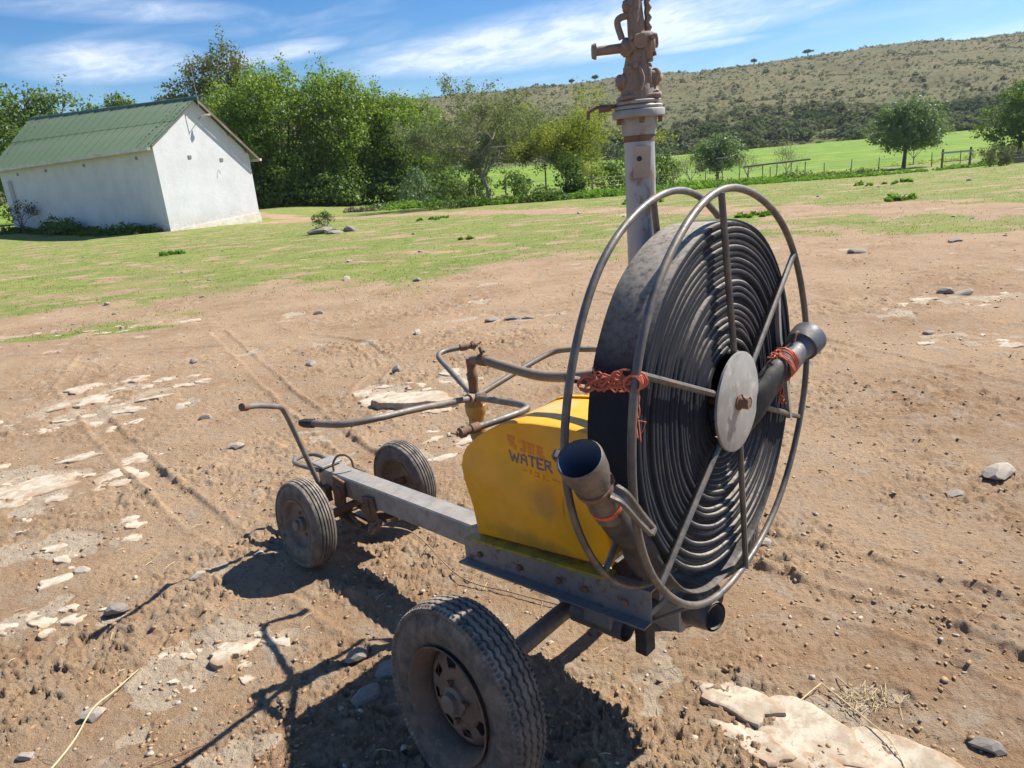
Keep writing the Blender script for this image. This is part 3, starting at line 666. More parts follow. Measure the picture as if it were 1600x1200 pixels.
for (k, x, y, s) in cands[:290]:
    o_ = new_obj('hill_shrub', SM[rng.choice((2, 5)) if (y-168)/290 < .12 and rng.random() < .7 else rng.randrange(6)]); s *= 1.15
    o_.location = (x, y, float(base(x, y))-.1*s); o_.scale = (s*rng.uniform(1, 1.4), s*rng.uniform(1, 1.4), s*rng.uniform(.8, 1.1)); o_.rotation_euler = (0, 0, rng.random()*6.28)
    t = (y-168)/290; q_ = 0 if x/y < .1 else (1 if x/y < .45 else 2); w_ = 0 if t < .3 else 1
    tag(o_, ['shrub in the dense belt at the hill foot', 'shrub in dry grass of the upper hillside'][w_]+[', left of the tall pipe', ', between pipe and field tree', ', toward the right edge'][q_], 'shrub', ['shrubs in the belt at the hill foot', 'shrubs on the upper hillside'][w_]+[' left', ' middle', ' right'][q_])
nrg = np.random.default_rng(77); rest = np.array([(x, y, s) for k, x, y, s in cands[290:]])
PV = []; nl = 16
for (x, y, s), z in zip(rest, base(rest[:, 0], rest[:, 1])):
    d = nrg.normal(size=(nl, 3)); d /= np.linalg.norm(d, axis=1)[:, None]; d[:, 2] = np.abs(d[:, 2])
    PV.append(np.array([x, y, z])+d*np.array([.5*s, .5*s, .55*s])*(.6+.4*nrg.random((nl, 1))))
C = np.concatenate(PV); V, Fq = leaf_quads(nrg, C, (C-np.repeat(np.stack([rest[:, 0], rest[:, 1], base(rest[:, 0], rest[:, 1])], -1), nl, 0))*.8, np.repeat(rest[:, 2]*.42, nl), .6, spread=.5)
new_obj('scrub', np_mesh('scrub', V, Fq), leafmat('scrub_leaves', (.075, .095, .050), (.20, .195, .115), .25, .0, .06), kind='stuff')
# ridge tree: small umbrella tree on the skyline
def ridge_pt(px):
    best_ = None
    for yy in range(380, 480, 4):
        x_ = (px-800)/F_PX*yy*.97+0.0
        p_ = vis_px(x_, yy, float(base(x_, yy)))
        x_ += (px-p_[0])/F_PX*p_[2]; p_ = vis_px(x_, yy, float(base(x_, yy)))
        if best_ is None or p_[1] < best_[0]: best_ = (p_[1], x_, yy)
    return best_
for i, (px, h, w, lab) in enumerate([(1262, 3.6, 6.0, 'flat topped umbrella tree alone on the hill skyline'), (930, 3.0, 3.4, 'small round tree on the skyline just left of the sprinkler head'), (1178, 2.6, 3.0, 'small dark tree on the skyline left of the umbrella tree'), (893, 2.2, 2.4, 'tiny bush on the skyline left of the sprinkler')]):
    _, x, y = ridge_pt(px); 
    broad_tree(lab, x, y, h, [(0, 0, h*.8, w*.5, w*.5, h*.2)], lf_dark, 500, .8, .2, h*.7, clump=.4, per=10, seed=150+i, name='skyline_tree')
# ------------------------------------------------------------------ the irrigation cart
galv = worn('galvanised_steel', (.33, .32, .30), (.23, .215, .195), (.27, .175, .11), rough=.6, metal=.3, scale=9, spot=26, amt3=(.54, .68), bump=.25, dust=.55, dcol=(.42, .35, .27))
tubem = worn('grey_painted_tube', (.115, .115, .118), (.20, .185, .16), (.19, .11, .065), rough=.55, metal=.3, scale=18, spot=55, amt3=(.54, .64), bump=.2, dust=.45, dcol=(.34, .28, .21))
ringm = worn('reel_tube', (.085, .085, .09), (.17, .155, .135), (.18, .11, .07), rough=.5, metal=.4, scale=16, spot=55, amt3=(.55, .65), bump=.15, dust=.35, dcol=(.36, .30, .23))
railm = worn('blue_grey_steel', (.20, .205, .215), (.28, .26, .235), (.20, .115, .07), rough=.55, metal=.3, scale=9, spot=34, amt3=(.54, .66), bump=.2, dust=.3)
rust = worn('rusty_steel', (.14, .075, .045), (.20, .115, .07), (.09, .055, .04), rough=.85, scale=14, spot=50, bump=.5, dust=.5, dcol=(.30, .2, .13))
brassy = worn('dusty_brass', (.225, .175, .14), (.27, .18, .125), (.15, .105, .08), rough=.75, metal=.1, scale=18, spot=60, bump=.6, bscale=150, dust=.35, dcol=(.33, .25, .19))
fitting = worn('brass_fitting', (.40, .26, .07), (.28, .19, .09), (.18, .13, .09), rough=.6, metal=.2, scale=20, spot=60, bump=.4, dust=.3)
yellow = worn('yellow_fibreglass', (.80, .375, .005), (.72, .315, .005), (.48, .27, .03), rough=.42, scale=5, spot=18, amt3=(.60, .80), bump=.12, bscale=60, dust=.10, dcol=(.6, .5, .36), spec=.45)
yflange = worn('dirty_yellow_flange', (.36, .28, .03), (.16, .15, .04), (.07, .07, .04), rough=.5, scale=18, spot=40, bump=.2)
tyrem = worn('tyre_rubber', (.060, .057, .055), (.095, .083, .072), (.17, .135, .105), rough=.8, scale=10, spot=28, amt3=(.52, .8), bump=.35, bscale=160, dust=1.0, dcol=(.36, .295, .23), spec=.3, dlo=.28)
rimr = worn('rusty_rim', (.17, .105, .07), (.12, .085, .065), (.24, .19, .15), rough=.7, scale=16, spot=50, amt3=(.55, .72), bump=.5, dust=.3)
rimg = worn('dull_rim', (.18, .15, .12), (.13, .10, .08), (.22, .12, .08), rough=.7, metal=.1, scale=16, spot=40, bump=.4, dust=.5)
discm = worn('hub_disc_steel', (.36, .355, .34), (.27, .26, .24), (.44, .42, .38), rough=.5, metal=.3, scale=14, spot=30, amt3=(.55, .68), bump=.12, dust=.25, dcol=(.40, .34, .27))
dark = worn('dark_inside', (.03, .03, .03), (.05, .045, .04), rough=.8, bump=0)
red_paint = worn('faded_red_lettering', (.62, .17, .02), (.68, .28, .02), rough=.5, scale=60, bump=0)
blue_paint = worn('blue_lettering', (.10, .09, .17), (.22, .17, .12), rough=.6, scale=80, bump=0)

cartr = empty('irrigation_cart', CART, CANG)
tag(cartr, 'four-wheeled irrigation cart with yellow cover, spoked reel and tall sprinkler pipe', 'irrigation cart')
def bp_(b, name, mat, parent=None, smooth=True, angle=40): return b.build(name, mat, parent or cartr, smooth, angle)
# reel frame: local x = axis, y = away, z = up
ry, rti = radians(3.21), radians(1.25)
n_ = Vector((cos(rti)*cos(ry), cos(rti)*sin(ry), sin(rti))); s_ = Vector((-sin(ry), cos(ry), 0)); u_ = n_.cross(s_)
RC = Vector((1.817, -.009, .999))
MR = Matrix(((n_.x, s_.x, u_.x, RC.x), (n_.y, s_.y, u_.y, RC.y), (n_.z, s_.z, u_.z, RC.z), (0, 0, 0, 1)))
def RP(a, s, z): return MR @ Vector((a, s, z))

def tyre_mesh(name, R, Wd, rr, kind, parent, M, mat):
    prof = []  # (x, r, groove flag)
    h = Wd/2; side = 12
    for i in range(side+1):
        t = i/side; x = -h*(.78+.26*sin(pi*min(1, t*1.05))*.9) if t < .85 else -h*(1.0-.10*(t-.85)/.15)
        prof.append([x, rr+(R-.012-rr)*t, 0, t])
    nt_ = 46 if kind == 'zig' else 40
    for i in range(nt_+1):
        q = -1+2*i/nt_; prof.append([q*h*.86, R-.010*abs(q)**2.6, 1, q])
    for i in range(side, -1, -1):
        a = prof[i]; prof.append([-a[0], a[1], 0, a[3]])
    nA = 500 if kind == 'zig' else 96
    V = np.zeros((nA, len(prof), 3))
    th = np.arange(nA)/nA*2*pi
    for j_, (x, r, fl_, q) in enumerate(prof):
        rad = np.full(nA, r); xx = np.full(nA, x)
        if fl_ and kind == 'zig':
            tri = np.abs(((th*62/(2*pi)) % 1)-.5)*4-1
            for c0 in (-.62, -.22, .22, .62):
                dd = np.abs(q-c0-.055*tri); rad = rad-.009*np.clip((.055-dd)/.02, 0, 1)
            if abs(q) > .84: rad = rad-.006*((np.sin(th*110) > .1)*1.)
        elif fl_:
            for c0 in (-.66, -.33, 0, .33, .66):
                rad = rad-.006*np.clip((.06-abs(q-c0))/.03, 0, 1)
        elif kind == 'zig' and q > .80:
            xx = xx*(1-.035*((np.sin(th*110) > .1)*1.))
        elif q > .35 and q < .42: xx = xx*1.012
        V[:, j_, 0] = xx; V[:, j_, 1] = rad*np.cos(th); V[:, j_, 2] = rad*np.sin(th)
    m_ = len(prof); A4 = np.array(M); Vh = V.reshape(-1, 3) @ A4[:3, :3].T + A4[:3, 3]
    ii = np.arange(nA)[:, None]; jj = np.arange(m_-1)[None, :]; i2 = (ii+1) % nA
    Fq = np.stack([ii*m_+jj, ii*m_+jj+1, i2*m_+jj+1, i2*m_+jj], -1).reshape(-1, 4)
    me = np_mesh(name, Vh, Fq, True)
    try: me.set_sharp_from_angle(angle=radians(38))
    except Exception: pass
    return new_obj(name, me, mat, parent)
def axisM(pos, ax, roll=0.):
    ax = Vector(ax).normalized(); z = Vector((0, 0, 1)); y = z.cross(ax).normalized(); z = ax.cross(y)
    return Matrix(((ax.x, y.x, z.x, pos[0]), (ax.y, y.y, z.y, pos[1]), (ax.z, y.z, z.z, pos[2]), (0, 0, 0, 1)))
def rear_wheel(pos, ax):
    M = axisM(pos, ax) @ Matrix.Scale(.872, 4); w = bp_(MB().lathe([(-.03, .05), (.012, .05)], 20, M), 'wheel', rimr)
    tyre_mesh('tyre', .305, .134, .172, 'zig', w, M, tyrem)
    rim = MB(); prof = [(.070, .182), (.074, .180), (.066, .172), (.040, .165), (.030, .158), (-.020, .155), (-.058, .166), (-.066, .180)]
    rim.lathe(prof, 64, M); bp_(rim, 'rim', rimr, w, angle=50)
    # dished disc with slots
    d = MB(); nA, rad = 96, [.030, .050, .066, .078, .086, .096, .108, .118, .128, .140, .156]
    zz = [.030, .030, .026, .022, .020, .018, .016, .016, .012, .004, -.004]
    V = []; Fs = []
    for k in range(nA):
        for i, r in enumerate(rad): V.append(M @ Vector((zz[i], r*cos(2*pi*k/nA), r*sin(2*pi*k/nA))))
    for k in range(nA):
        for i in range(len(rad)-1):
            if 5 <= i <= 7 and (k % 12) in (2, 3, 4, 5, 6, 7): continue
            a = k*len(rad)+i; b = ((k+1) % nA)*len(rad)+i; Fs.append((a, a+1, b+1, b))
    d.add(V, Fs); od = bp_(d, 'wheel_disc', rimr, w, angle=60)
    sm_ = od.modifiers.new('thick', 'SOLIDIFY'); sm_.thickness = .005
    hb = MB().lathe([(.028, .05), (.040, .046), (.046, .034), (.062, .030), (.066, .022), (.066, 0)], 28, M)
    bp_(hb, 'hub', rimg, w)
    for k in range(4):
        t = 2*pi*k/4+.3; c0 = Vector((.034, .058*cos(t), .058*sin(t)))
        nut = MB().lathe([(0, .010), (.014, .010), (.014, .0)], 6, M, off=c0); bp_(nut, 'wheel_nut', rust, w, False)
    bp_(MB().lathe([(-.03, 0), (-.03, .155)], 48, M), 'slot_shade_disc', dark, w, False)  # near-black disc added as the shade seen through the wheel slots
def front_wheel(pos, ax):
    M = axisM(pos, ax) @ Matrix.Scale(.965, 4); w = bp_(MB().lathe([(-.05, .02), (.035, .02)], 16, M), 'wheel', rust)
    tyre_mesh('tyre', .203, .098, .112, 'rib', w, M, tyrem)
    bp_(MB().lathe([(.040, .120), (.045, .118), (.040, .110), (.022, .105), (.010, .098), (.004, .06), (.010, .045), (.012, .03)], 48, M), 'rim', rimg, w, angle=55)
    bp_(MB().lathe([(-.040, .120), (-.045, .118), (-.022, .105), (-.004, .09), (-.004, .02)], 48, M), 'rim', rimg, w, angle=55)
    bp_(MB().lathe([(.005, .034), (.030, .032), (.036, .024), (.050, .022), (.054, .012), (.054, 0)], 24, M), 'hub', rimg, w)
    for k in range(4):
        t = 2*pi*k/4+.5; bp_(MB().lathe([(.006, .007), (.016, .007), (.016, 0)], 6, M, off=Vector((0, .05*cos(t), .05*sin(t)))), 'wheel_nut', rust, w, False)
ra = Vector((.19, 1.23, 0)).normalized()
rear_wheel((1.352, -.606, .266), Vector((-.04, -1, .12))); rear_wheel((1.335, .60, .266), Vector((0, 1, -.02)))
front_wheel((-.03, -.262, .197), (-.02, -1, .11)); front_wheel((-.01, .27, .197), (-.02, 1, -.02))

# chassis
mb = MB(); tiltM = Matrix.Rotation(radians(-1.3), 4, 'Y')
beam = MB().box((.72, 0, .296), (1.92, .096, .10), tiltM, .006); bp_(beam, 'main_beam', galv, angle=30)
lo = [(-.22, .035), (-.36, .045), (-.42, .028), (-.435, -.02), (-.415, -.066), (-.35, -.078), (-.2, -.055)]
bp_(MB().tube(curve_pts([(a, b, .322) for a, b in lo], 5), .0105, 8), 'drawbar_loop', tubem)
bp_(MB().box((-.225, 0, .338), (.09, .11, .012), None, .002), 'end_plate', galv, angle=30)
ey = [(-.125, -.03, .33), (-.128, -.025, .365), (-.11, -.01, .398), (-.08, .01, .405), (-.055, .025, .385), (-.052, .03, .345)]
bp_(MB().tube(curve_pts(ey, 5), .0055, 7), 'hitch_eye', rust)
hd = [(-.17, -.07, .225), (-.19, -.085, .29), (-.20, -.115, .42), (-.19, -.16, .58), (-.165, -.195, .665), (-.135, -.225, .700), (-.105, -.27, .722), (-.075, -.34, .752), (-.035, -.42, .778)]
hp = curve_pts(hd, 6)
ho = bp_(MB().tube(hp, .0118, 10), 'steering_handle', tubem)
bp_(MB().tube([Vector(hd[-1])+Vector((-.006, .012, -.004)), Vector(hd[-1])+Vector((.006, -.014, .005))], .0165, 10), 'grip_end', rust, ho)
bp_(MB().box((-.165, -.065, .22), (.05, .03, .07)), 'handle_bracket', rust)
# front axle set
bp_(MB().tube([(0, -.25, .2), (0, .25, .2)], .017, 10), 'front_axle', rust)
bp_(MB().box((-.055, -.06, .245), (.085, .012, .16), Matrix.Rotation(radians(8), 4, 'Y'), .002).tube([(-.06, -.07, .25), (-.06, .07, .25)], .035, 14), 'fork_plate', rust)
bp_(MB().box((-.055, .06, .245), (.085, .012, .16), None, .002), 'fork_plate', rust)
bk = bp_(MB().box((.175, -.058, .215), (.075, .014, .15), Matrix.Rotation(radians(-6), 4, 'Y'), .002).tube([(.16, -.075, .235), (.16, .075, .235)], .03, 12), 'fork_plate', rust)
bp_(MB().box((.175, .058, .215), (.075, .014, .15), None, .002), 'fork_plate', rust)
bp_(MB().tube([(.178, -.056, .27), (.178, -.078, .27)], .011, 6), 'bolt', rust)
bp_(MB().prism([(-.07, .125), (.17, .118), (.20, .150), (.195, .158), (.165, .128), (-.07, .135)], -.075, -.015, lambda a, b, d: (a, d, b)), 'tie_plate', rust, None, False)
bp_(MB().prism([(-.02, .155), (.20, .150), (.20, .162), (-.02, .167)], .0, .065, lambda a, b, d: (a, d, b)), 'tie_plate', rust, None, False)
bp_(MB().tube([(-.05, -.11, .155), (-.03, .11, .15)], .010, 8), 'tie_rod', rust)
bp_(MB().tube([(-.09, -.02, .14), (.14, -.10, .165)], .009, 8), 'tie_rod', rust)
# side rails under the cover: web with flanges
def ztop(u): return .416+.107*(u-.946)
def zbot(u): return .337+.079*(u-.966)
def rail(v, sg, u0=.945, u1=1.68):
    b = MB()
    for (a0, a1, c0, c1) in (((0, 0), (0, 0), 0, 1),):
        pass
    def q(u, dv, z): return (u, v+sg*dv, z)
    t = .006; pts0 = [(0, 'b', 0), (0, 't', 0), (-.035, 't', 0), (-.035, 't', -t), (-t, 't', -t), (-t, 'b', t), (.034, 'b', t), (.034, 'b', 0)]
    def sec(u): return [q(u, dv, (ztop(u) if k == 't' else zbot(u))+dz) for dv, k, dz in pts0]
    # web + inward top flange + outward bottom flange, as one folded strip
    A, B_ = sec(u0), sec(u1)
    quads = [(0, 1), (1, 2), (2, 3), (3, 4), (4, 5), (5, 6), (6, 7), (7, 0)]
    b.add(A+B_, [(i, j, j+8, i+8) for i, j in quads]+[(0, 5, 6, 7), (0, 1, 4, 5), (1, 2, 3, 4)]+[(8, 13, 14, 15), (8, 9, 12, 13), (9, 10, 11, 12)])
    r_ = bp_(b, 'side_rail', railm, None, False)
    for u in (1.02, 1.20, 1.36, 1.46, 1.60):
        z = (ztop(u)*.45+zbot(u)*.55)
        bp_(MB().lathe([(0, .011), (.006, .011), (.009, .006), (.009, 0)], 8, axisM((u, v+sg*.002, z), (0, sg, 0))), 'bolt', rust, r_, False)
rail(-.20, -1); rail(.135, 1)
for u in (1.02, 1.35, 1.62): bp_(MB().box((u, -.03, zbot(u)-.012), (.045, .30, .022), None, .002), 'cross_member', railm, None, False)
bp_(MB().tube([(1.40, -.175, .312), (1.585, -.175, .322)], .036, 20, cap=False).tube([(1.40, -.175, .312), (1.582, -.175, .322)], .031, 20, cap=False), 'axle_sleeve', tubem)
bp_(MB().tube([(1.350, -.55, .267), (1.345, -.2, .278), (1.335, .55, .267)], .027, 16), 'rear_axle', tubem)
bp_(MB().box((1.51, -.19, .355), (.09, .06, .05)), 'axle_bracket', railm, None, False)
bp_(MB().box((1.575, -.075, .262), (.04, .05, .16), None, .003), 'drop_leg', dark, None, False)
bp_(MB().tube(curve_pts([(1.675, -.19, .395), (1.72, -.18, .43), (1.79, -.17, .482)], 3), .0055, 6), 'brace_rod', tubem)
# bottom water pipe with open elbow
pp = curve_pts([(1.42, .02, .30), (1.55, .01, .305), (1.66, 0, .325)], 5)
bp_(MB().tube(pp, .030, 18), 'inlet_pipe', tubem)
E_ = [Vector((1.645, 0, .322)), Vector((1.69, .0, .333)), Vector((1.735, -.003, .341)), Vector((1.768, -.010, .345))]
el_ = bp_(MB().tube(E_, .04, 22, cap=False, radii=[.034, .047, .047, .042]).tube(E_[1:], .03, 22, cap=False, radii=[.036, .036, .036]), 'inlet_elbow', tubem)
bp_(MB().tube([E_[1], E_[1]+Vector((.002, 0, 0.001))], .036, 16), 'bore_shade_disc', dark, el_)  # dark disc set inside the open elbow in place of its shaded bore
bp_(MB().tube([(1.72, .0, .372), (1.72, .0, .398)], .018, 8), 'pipe_lug', tubem)

# yellow cover
PRO = [(1.000, .440), (.985, .538), (.955, .630), (.950, .675), (.962, .715), (.985, .750), (1.045, .800), (1.150, .862), (1.195, .876), (1.28, .888), (1.40, .898), (1.520, .904), (1.536, .505)]
def inset(P, k):
    cx = sum(a for a, b in P)/len(P); cz = sum(b for a, b in P)/len(P)
    return [(cx+(a-cx)*k, cz+(b-cz)*k) for a, b in P]
yt = yellow.node_tree; yp = [n for n in yt.nodes if n.type == 'BSDF_PRINCIPLED'][0]; src = yp.inputs['Base Color'].links[0].from_socket
ycc = N(yt, 'ShaderNodeTexCoord')
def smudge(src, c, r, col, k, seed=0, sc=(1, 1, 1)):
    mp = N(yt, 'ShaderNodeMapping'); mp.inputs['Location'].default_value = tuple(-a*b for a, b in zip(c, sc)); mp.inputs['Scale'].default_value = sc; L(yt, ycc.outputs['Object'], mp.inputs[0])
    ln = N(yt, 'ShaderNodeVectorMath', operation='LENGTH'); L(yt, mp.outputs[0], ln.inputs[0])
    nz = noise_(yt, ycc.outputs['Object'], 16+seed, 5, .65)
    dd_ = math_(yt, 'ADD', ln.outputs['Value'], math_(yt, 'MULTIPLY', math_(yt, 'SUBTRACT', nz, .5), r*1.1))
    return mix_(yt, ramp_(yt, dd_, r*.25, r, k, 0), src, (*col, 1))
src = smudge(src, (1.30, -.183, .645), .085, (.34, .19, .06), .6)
src = smudge(src, (1.42, -.183, .60), .10, (.50, .27, .02), .6, 3)
src = smudge(src, (1.18, -.183, .72), .09, (.60, .33, .015), .6, 5)
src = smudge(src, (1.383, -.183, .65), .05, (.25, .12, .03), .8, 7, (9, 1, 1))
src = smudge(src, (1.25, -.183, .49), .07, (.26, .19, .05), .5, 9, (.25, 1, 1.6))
src = smudge(src, (1.2, -.0, .9), .12, (.62, .48, .30), .5, 2)
L(yt, src, yp.inputs['Base Color'])
cov = MB(); In = inset(PRO, .955)
cov.prism(In, -.150, .085, lambda a, b, d: (a, d, b-(.05 if d > 0 else 0)*0))
cover = bp_(cov, 'cover', yellow, None, True, 35)
sp_ = MB(); Lo = inset(PRO, .975)
# side shell: flat face with rounded lip
rings = [(-.183, inset(PRO, .972)), (-.180, inset(PRO, .990)), (-.172, PRO), (-.158, inset(PRO, .998)), (-.158, inset(PRO, .965))]
V = []; Fs = []
m_ = len(PRO)
for d, P in rings: V += [(a, d, b) for a, b in P]
for r in range(len(rings)-1):
    for k in range(m_): Fs.append((r*m_+k, r*m_+(k+1) % m_, (r+1)*m_+(k+1) % m_, (r+1)*m_+k))
Fs.append(tuple(range(m_)))
sp_.add(V, Fs); sidep = bp_(sp_, 'side_panel', yellow, None, True, 50)
V2 = MB(); rings2 = [(.112, inset(PRO, .972)), (.108, PRO), (.094, inset(PRO, .998)), (.094, inset(PRO, .965))]
V = []; Fs = []
for d, P in rings2: V += [(a, d, b) for a, b in P]
for r in range(3):
    for k in range(m_): Fs.append((r*m_+k, r*m_+(k+1) % m_, (r+1)*m_+(k+1) % m_, (r+1)*m_+k))
Fs.append(tuple(range(m_))); V2.add(V, Fs); bp_(V2, 'side_panel', yellow, None, True, 50)
bp_(MB().prism(inset(PRO, .962), -.157, -.1505, lambda a, b, d: (a, d, b)), 'seam', dark, cover, False)
bp_(MB().prism([(.975, ztop(.975)+.003), (1.545, ztop(1.545)+.003), (1.545, ztop(1.545)+.013), (.975, ztop(.975)+.013)], -.212, -.165, lambda a, b, d: (a, d, b)), 'base_flange', yflange, sidep, False)
# hand painted lettering on the near side (strokes are thin raised paint)
def strokes(name, mat, L_, w, ox, oz, sx, sz, slant=0.):
    b = MB()
    for st in L_:
        P = [(ox+sx*a+slant*c, oz+sz*c-.06*sx*a) for a, c in st]
        for (a0, c0), (a1, c1) in zip(P[:-1], P[1:]):
            d = Vector((a1-a0, c1-c0)); d.normalize(); nx, nz = -d.y*w/2, d.x*w/2; e = d*w*.35
            b.prism([(a0-e.x+nx, c0-e.y+nz), (a1+e.x+nx, c1+e.y+nz), (a1+e.x-nx, c1+e.y-nz), (a0-e.x-nx, c0-e.y-nz)], -.1836-.0003*(len(b.v) % 3), -.182, lambda a, c, dd: (a, dd, c))
    return bp_(b, name, mat, sidep, False)
Wl = {'W': [[(0, 1), (.25, 0), (.5, .7), (.75, 0), (1, 1)]], 'A': [[(0, 0), (.1, .8), (.5, 1), (.9, .8), (1, 0)], [(.1, .45), (.9, .45)]], 'T': [[(0, 1), (1, 1)], [(.5, 1), (.5, 0)]],
      'E': [[(1, 1), (0, 1), (0, 0), (1, 0)], [(0, .5), (.8, .5)]], 'R': [[(0, 0), (0, 1), (.8, .95), (.8, .55), (0, .5)], [(.3, .5), (1, 0)]]}
xo = 0
for ch, wd in (('W', 1.25), ('A', .75), ('T', .85), ('E', .7), ('R', .8)):
    strokes('letter', blue_paint, Wl[ch], .0065, 1.183+xo, .752, .030*wd, .031); xo += .030*wd+.0085
redL = [[(0, 1), (.1, .5), (.45, .2)], [(0, 1), (.35, 1)], [(.05, .55), (.3, .55)]]
redL2 = [[(0, 1), (.45, 1), (.45, .1), (.1, .1)], [(.8, 1), (1.5, 1)], [(.95, 1), (.95, .1)], [(1.3, 1), (1.3, .1)], [(1.8, 1), (2.3, 1)], [(1.85, 1), (1.85, .1), (2.4, .1)], [(1.85, .55), (2.25, .55)]]
strokes('letter', red_paint, redL, .013, 1.184, .792, .055, .036); strokes('letter', red_paint, redL2, .010, 1.228, .793, .038, .030)
strokes('letter', red_paint, [[(0, 0), (.4, .1)], [(.8, .6), (.8, -.4)], [(1.3, .5), (1.7, .5), (1.7, -.4), (1.3, -.4)], [(2.2, .6), (2.2, -.5), (2.8, -.5)], [(3.2, .3), (3.9, .3)]], .0042, 1.235, .732, .036, .012)

# sprinkler rotor on its post
PZ = .84; PX = .85
bp_(MB().tube([(PX, .0, .335), (PX, 0, .70)], .024, 16), 'riser', tubem)
r1 = MB().tube([(PX, 0, .69), (PX, 0, .72), (PX, 0, .735), (PX, 0, .77), (PX, 0, .785), (PX, 0, .815), (PX, 0, .825), (PX, 0, .855)], .03, 18, radii=[.027, .031, .029, .029, .036, .038, .030, .026])
rot = bp_(r1, 'rotor_hub', fitting)
bp_(MB().tube([(PX, 0, .855), (PX, 0, .90), (PX, 0, .905), (PX, 0, .93), (PX, 0, .935), (PX, 0, .985)], .018, 14, radii=[.017, .017, .019, .019, .016, .018]), 'rotor_stem', rust, rot)
arms = [[(0, 0), (.07, -.30), (.075, -.45), (.02, -.545), (-.09, -.60)], [(0, 0), (-.22, .085), (-.325, .13), (-.345, .18), (-.31, .26)], [(0, 0), (.25, -.10), (.385, -.155), (.41, -.20), (.385, -.37)], [(0, 0), (.02, .20), (.045, .345), (.09, .40), (.22, .47)]]
for k, P in enumerate(arms):
    L0 = [(PX+a, b, PZ+.085*min(1, math.hypot(a, b)/.40)) for a, b in P]; cp = curve_pts(L0, 7)
    am = bp_(MB().tube(cp, .0107, 10), 'rotor_arm', tubem, rot)
    e1 = Vector(cp[-1]); d = (e1-Vector(cp[-3])).normalized()
    if k == 0: bp_(MB().tube([e1-d*.03, e1, e1+d*.018], .015, 8, radii=[.0145, .0145, .009]), 'nozzle', dark, am)
    else:
        nz = MB().tube([e1-d*.022, e1+d*.004, e1+d*.006, e1+d*.022, e1+d*.024, e1+d*.040, e1+d*.042, e1+d*.05], .013, 10, radii=[.015, .015, .012, .012, .0155, .0155, .010, .008]); nz.tube([e1+d*.03, e1+d*.03+Vector((0, 0, .018))], .005, 6); nz.tube([e1+d*.045, e1+d*.068+Vector((0, 0, .008))], .0035, 5); bp_(nz, 'nozzle', rust, am)
for a, b in ((.045, -.0), (-.03, .02), (.005, .035), (.01, -.04)):
    bp_(MB().tube([(PX, 0, PZ), (PX+a, b, PZ+.006)], .02, 10), 'socket', brassy, rot)
hz = curve_pts([(PX+.005, 0, .975), (PX+.06, 0, .985), (PX+.16, 0, .975), (PX+.32, 0, .965), (PX+.47, .0, .985), (PX+.60, .0, 1.02), (PX+.68, .0, 1.05)], 6)
fh = bp_(MB().tube(hz, .0165, 10), 'feed_hose', worn('brown_hose', (.16, .125, .095), (.20, .16, .12), rough=.7, scale=20, dust=.4))
bp_(MB().tube([(PX+.045, 0, .984), (PX+.075, 0, .984)], .0205, 10).tube([(PX+.06, 0, 1.0), (PX+.055, -.005, 1.03)], .006, 6).tube([(PX+.05, .006, 1.012), (PX+.08, -.01, 1.018)], .005, 5), 'hose_clamp', rust, fh)

# tall riser pipe with the sprinkler head
MX, MY = 1.552, 0.0
pipe = bp_(MB().tube([(MX, MY, .38), (MX, MY, 1.69)], .0375, 28), 'riser_pipe', worn('weathered_pipe', (.42, .42, .43), (.33, .33, .34), (.26, .19, .14), rough=.5, metal=.25, scale=5, spot=14, amt3=(.60, .68), bump=.15, dust=.25, stretch=(1, 1, .45)))
fl_ = [(0, .038), (0, .0415), (.010, .042), (.030, .0435), (.040, .0445), (.0405, .061), (.043, .0635), (.056, .064), (.059, .062), (.0592, .054), (.061, .058), (.066, .059), (.069, .057), (.0695, .050), (.072, .055), (.078, .056), (.080, .053), (.080, .03)]
Mz = Matrix(((0, 0, 1, MX), (0, 1, 0, MY), (1, 0, 0, 1.645), (0, 0, 0, 1)))
bp_(MB().lathe(fl_, 40, Mz), 'pipe_flange', galv)
bp_(MB().tube([(MX, MY, 1.630), (MX, MY, 1.646)], .0385, 28), 'rust_band', rust, pipe)
# latch and lug on the flange, facing left
vr = Vector((-sin(-CANG), cos(CANG), 0))  # unused helper direction
left = Vector((-cos(CANG), sin(CANG), 0)); left = Vector((cos(-CANG+pi), sin(-CANG+pi), 0))   # world -x in cart axes
fwd = Vector((left.y, -left.x, 0))
def MS(a, b, z): # a = to the picture's left, b = towards the viewer, about the pipe axis
    return Vector((MX, MY, 0))+left*a+tow*b+Vector((0, 0, z))
tow = Vector((cos(-CANG-pi/2), sin(-CANG-pi/2), 0))
bp_(MB().tube([MS(.05, 0, 1.716), MS(.105, .01, 1.718), MS(.125, .012, 1.708), MS(.126, .012, 1.69)], .005, 6).tube([MS(.07, .02, 1.712), MS(.10, .02, 1.71)], .007, 6), 'flange_latch', rust, pipe)
for k in range(5):
    t = 2*pi*k/5+.4; bp_(MB().tube([(MX+.053*cos(t), MY+.053*sin(t), 1.672), (MX+.053*cos(t), MY+.053*sin(t), 1.700)], .006, 6), 'flange_bolt', rust, pipe)
bp_(MB().prism([(-.020, 1.545), (.018, 1.545), (.022, 1.618), (-.016, 1.620)], .035, .049, lambda a, b, d: tuple(MS(-a+.004, d, b))), 'bracket_plate', worn('tan_bracket', (.45, .36, .27), (.36, .28, .2), rough=.7, bump=.2), pipe, False)
bp_(MB().tube([MS(.011, .0495, 1.590), MS(.011, .051, 1.590)], .0065, 10), 'bracket_hole', dark, pipe)
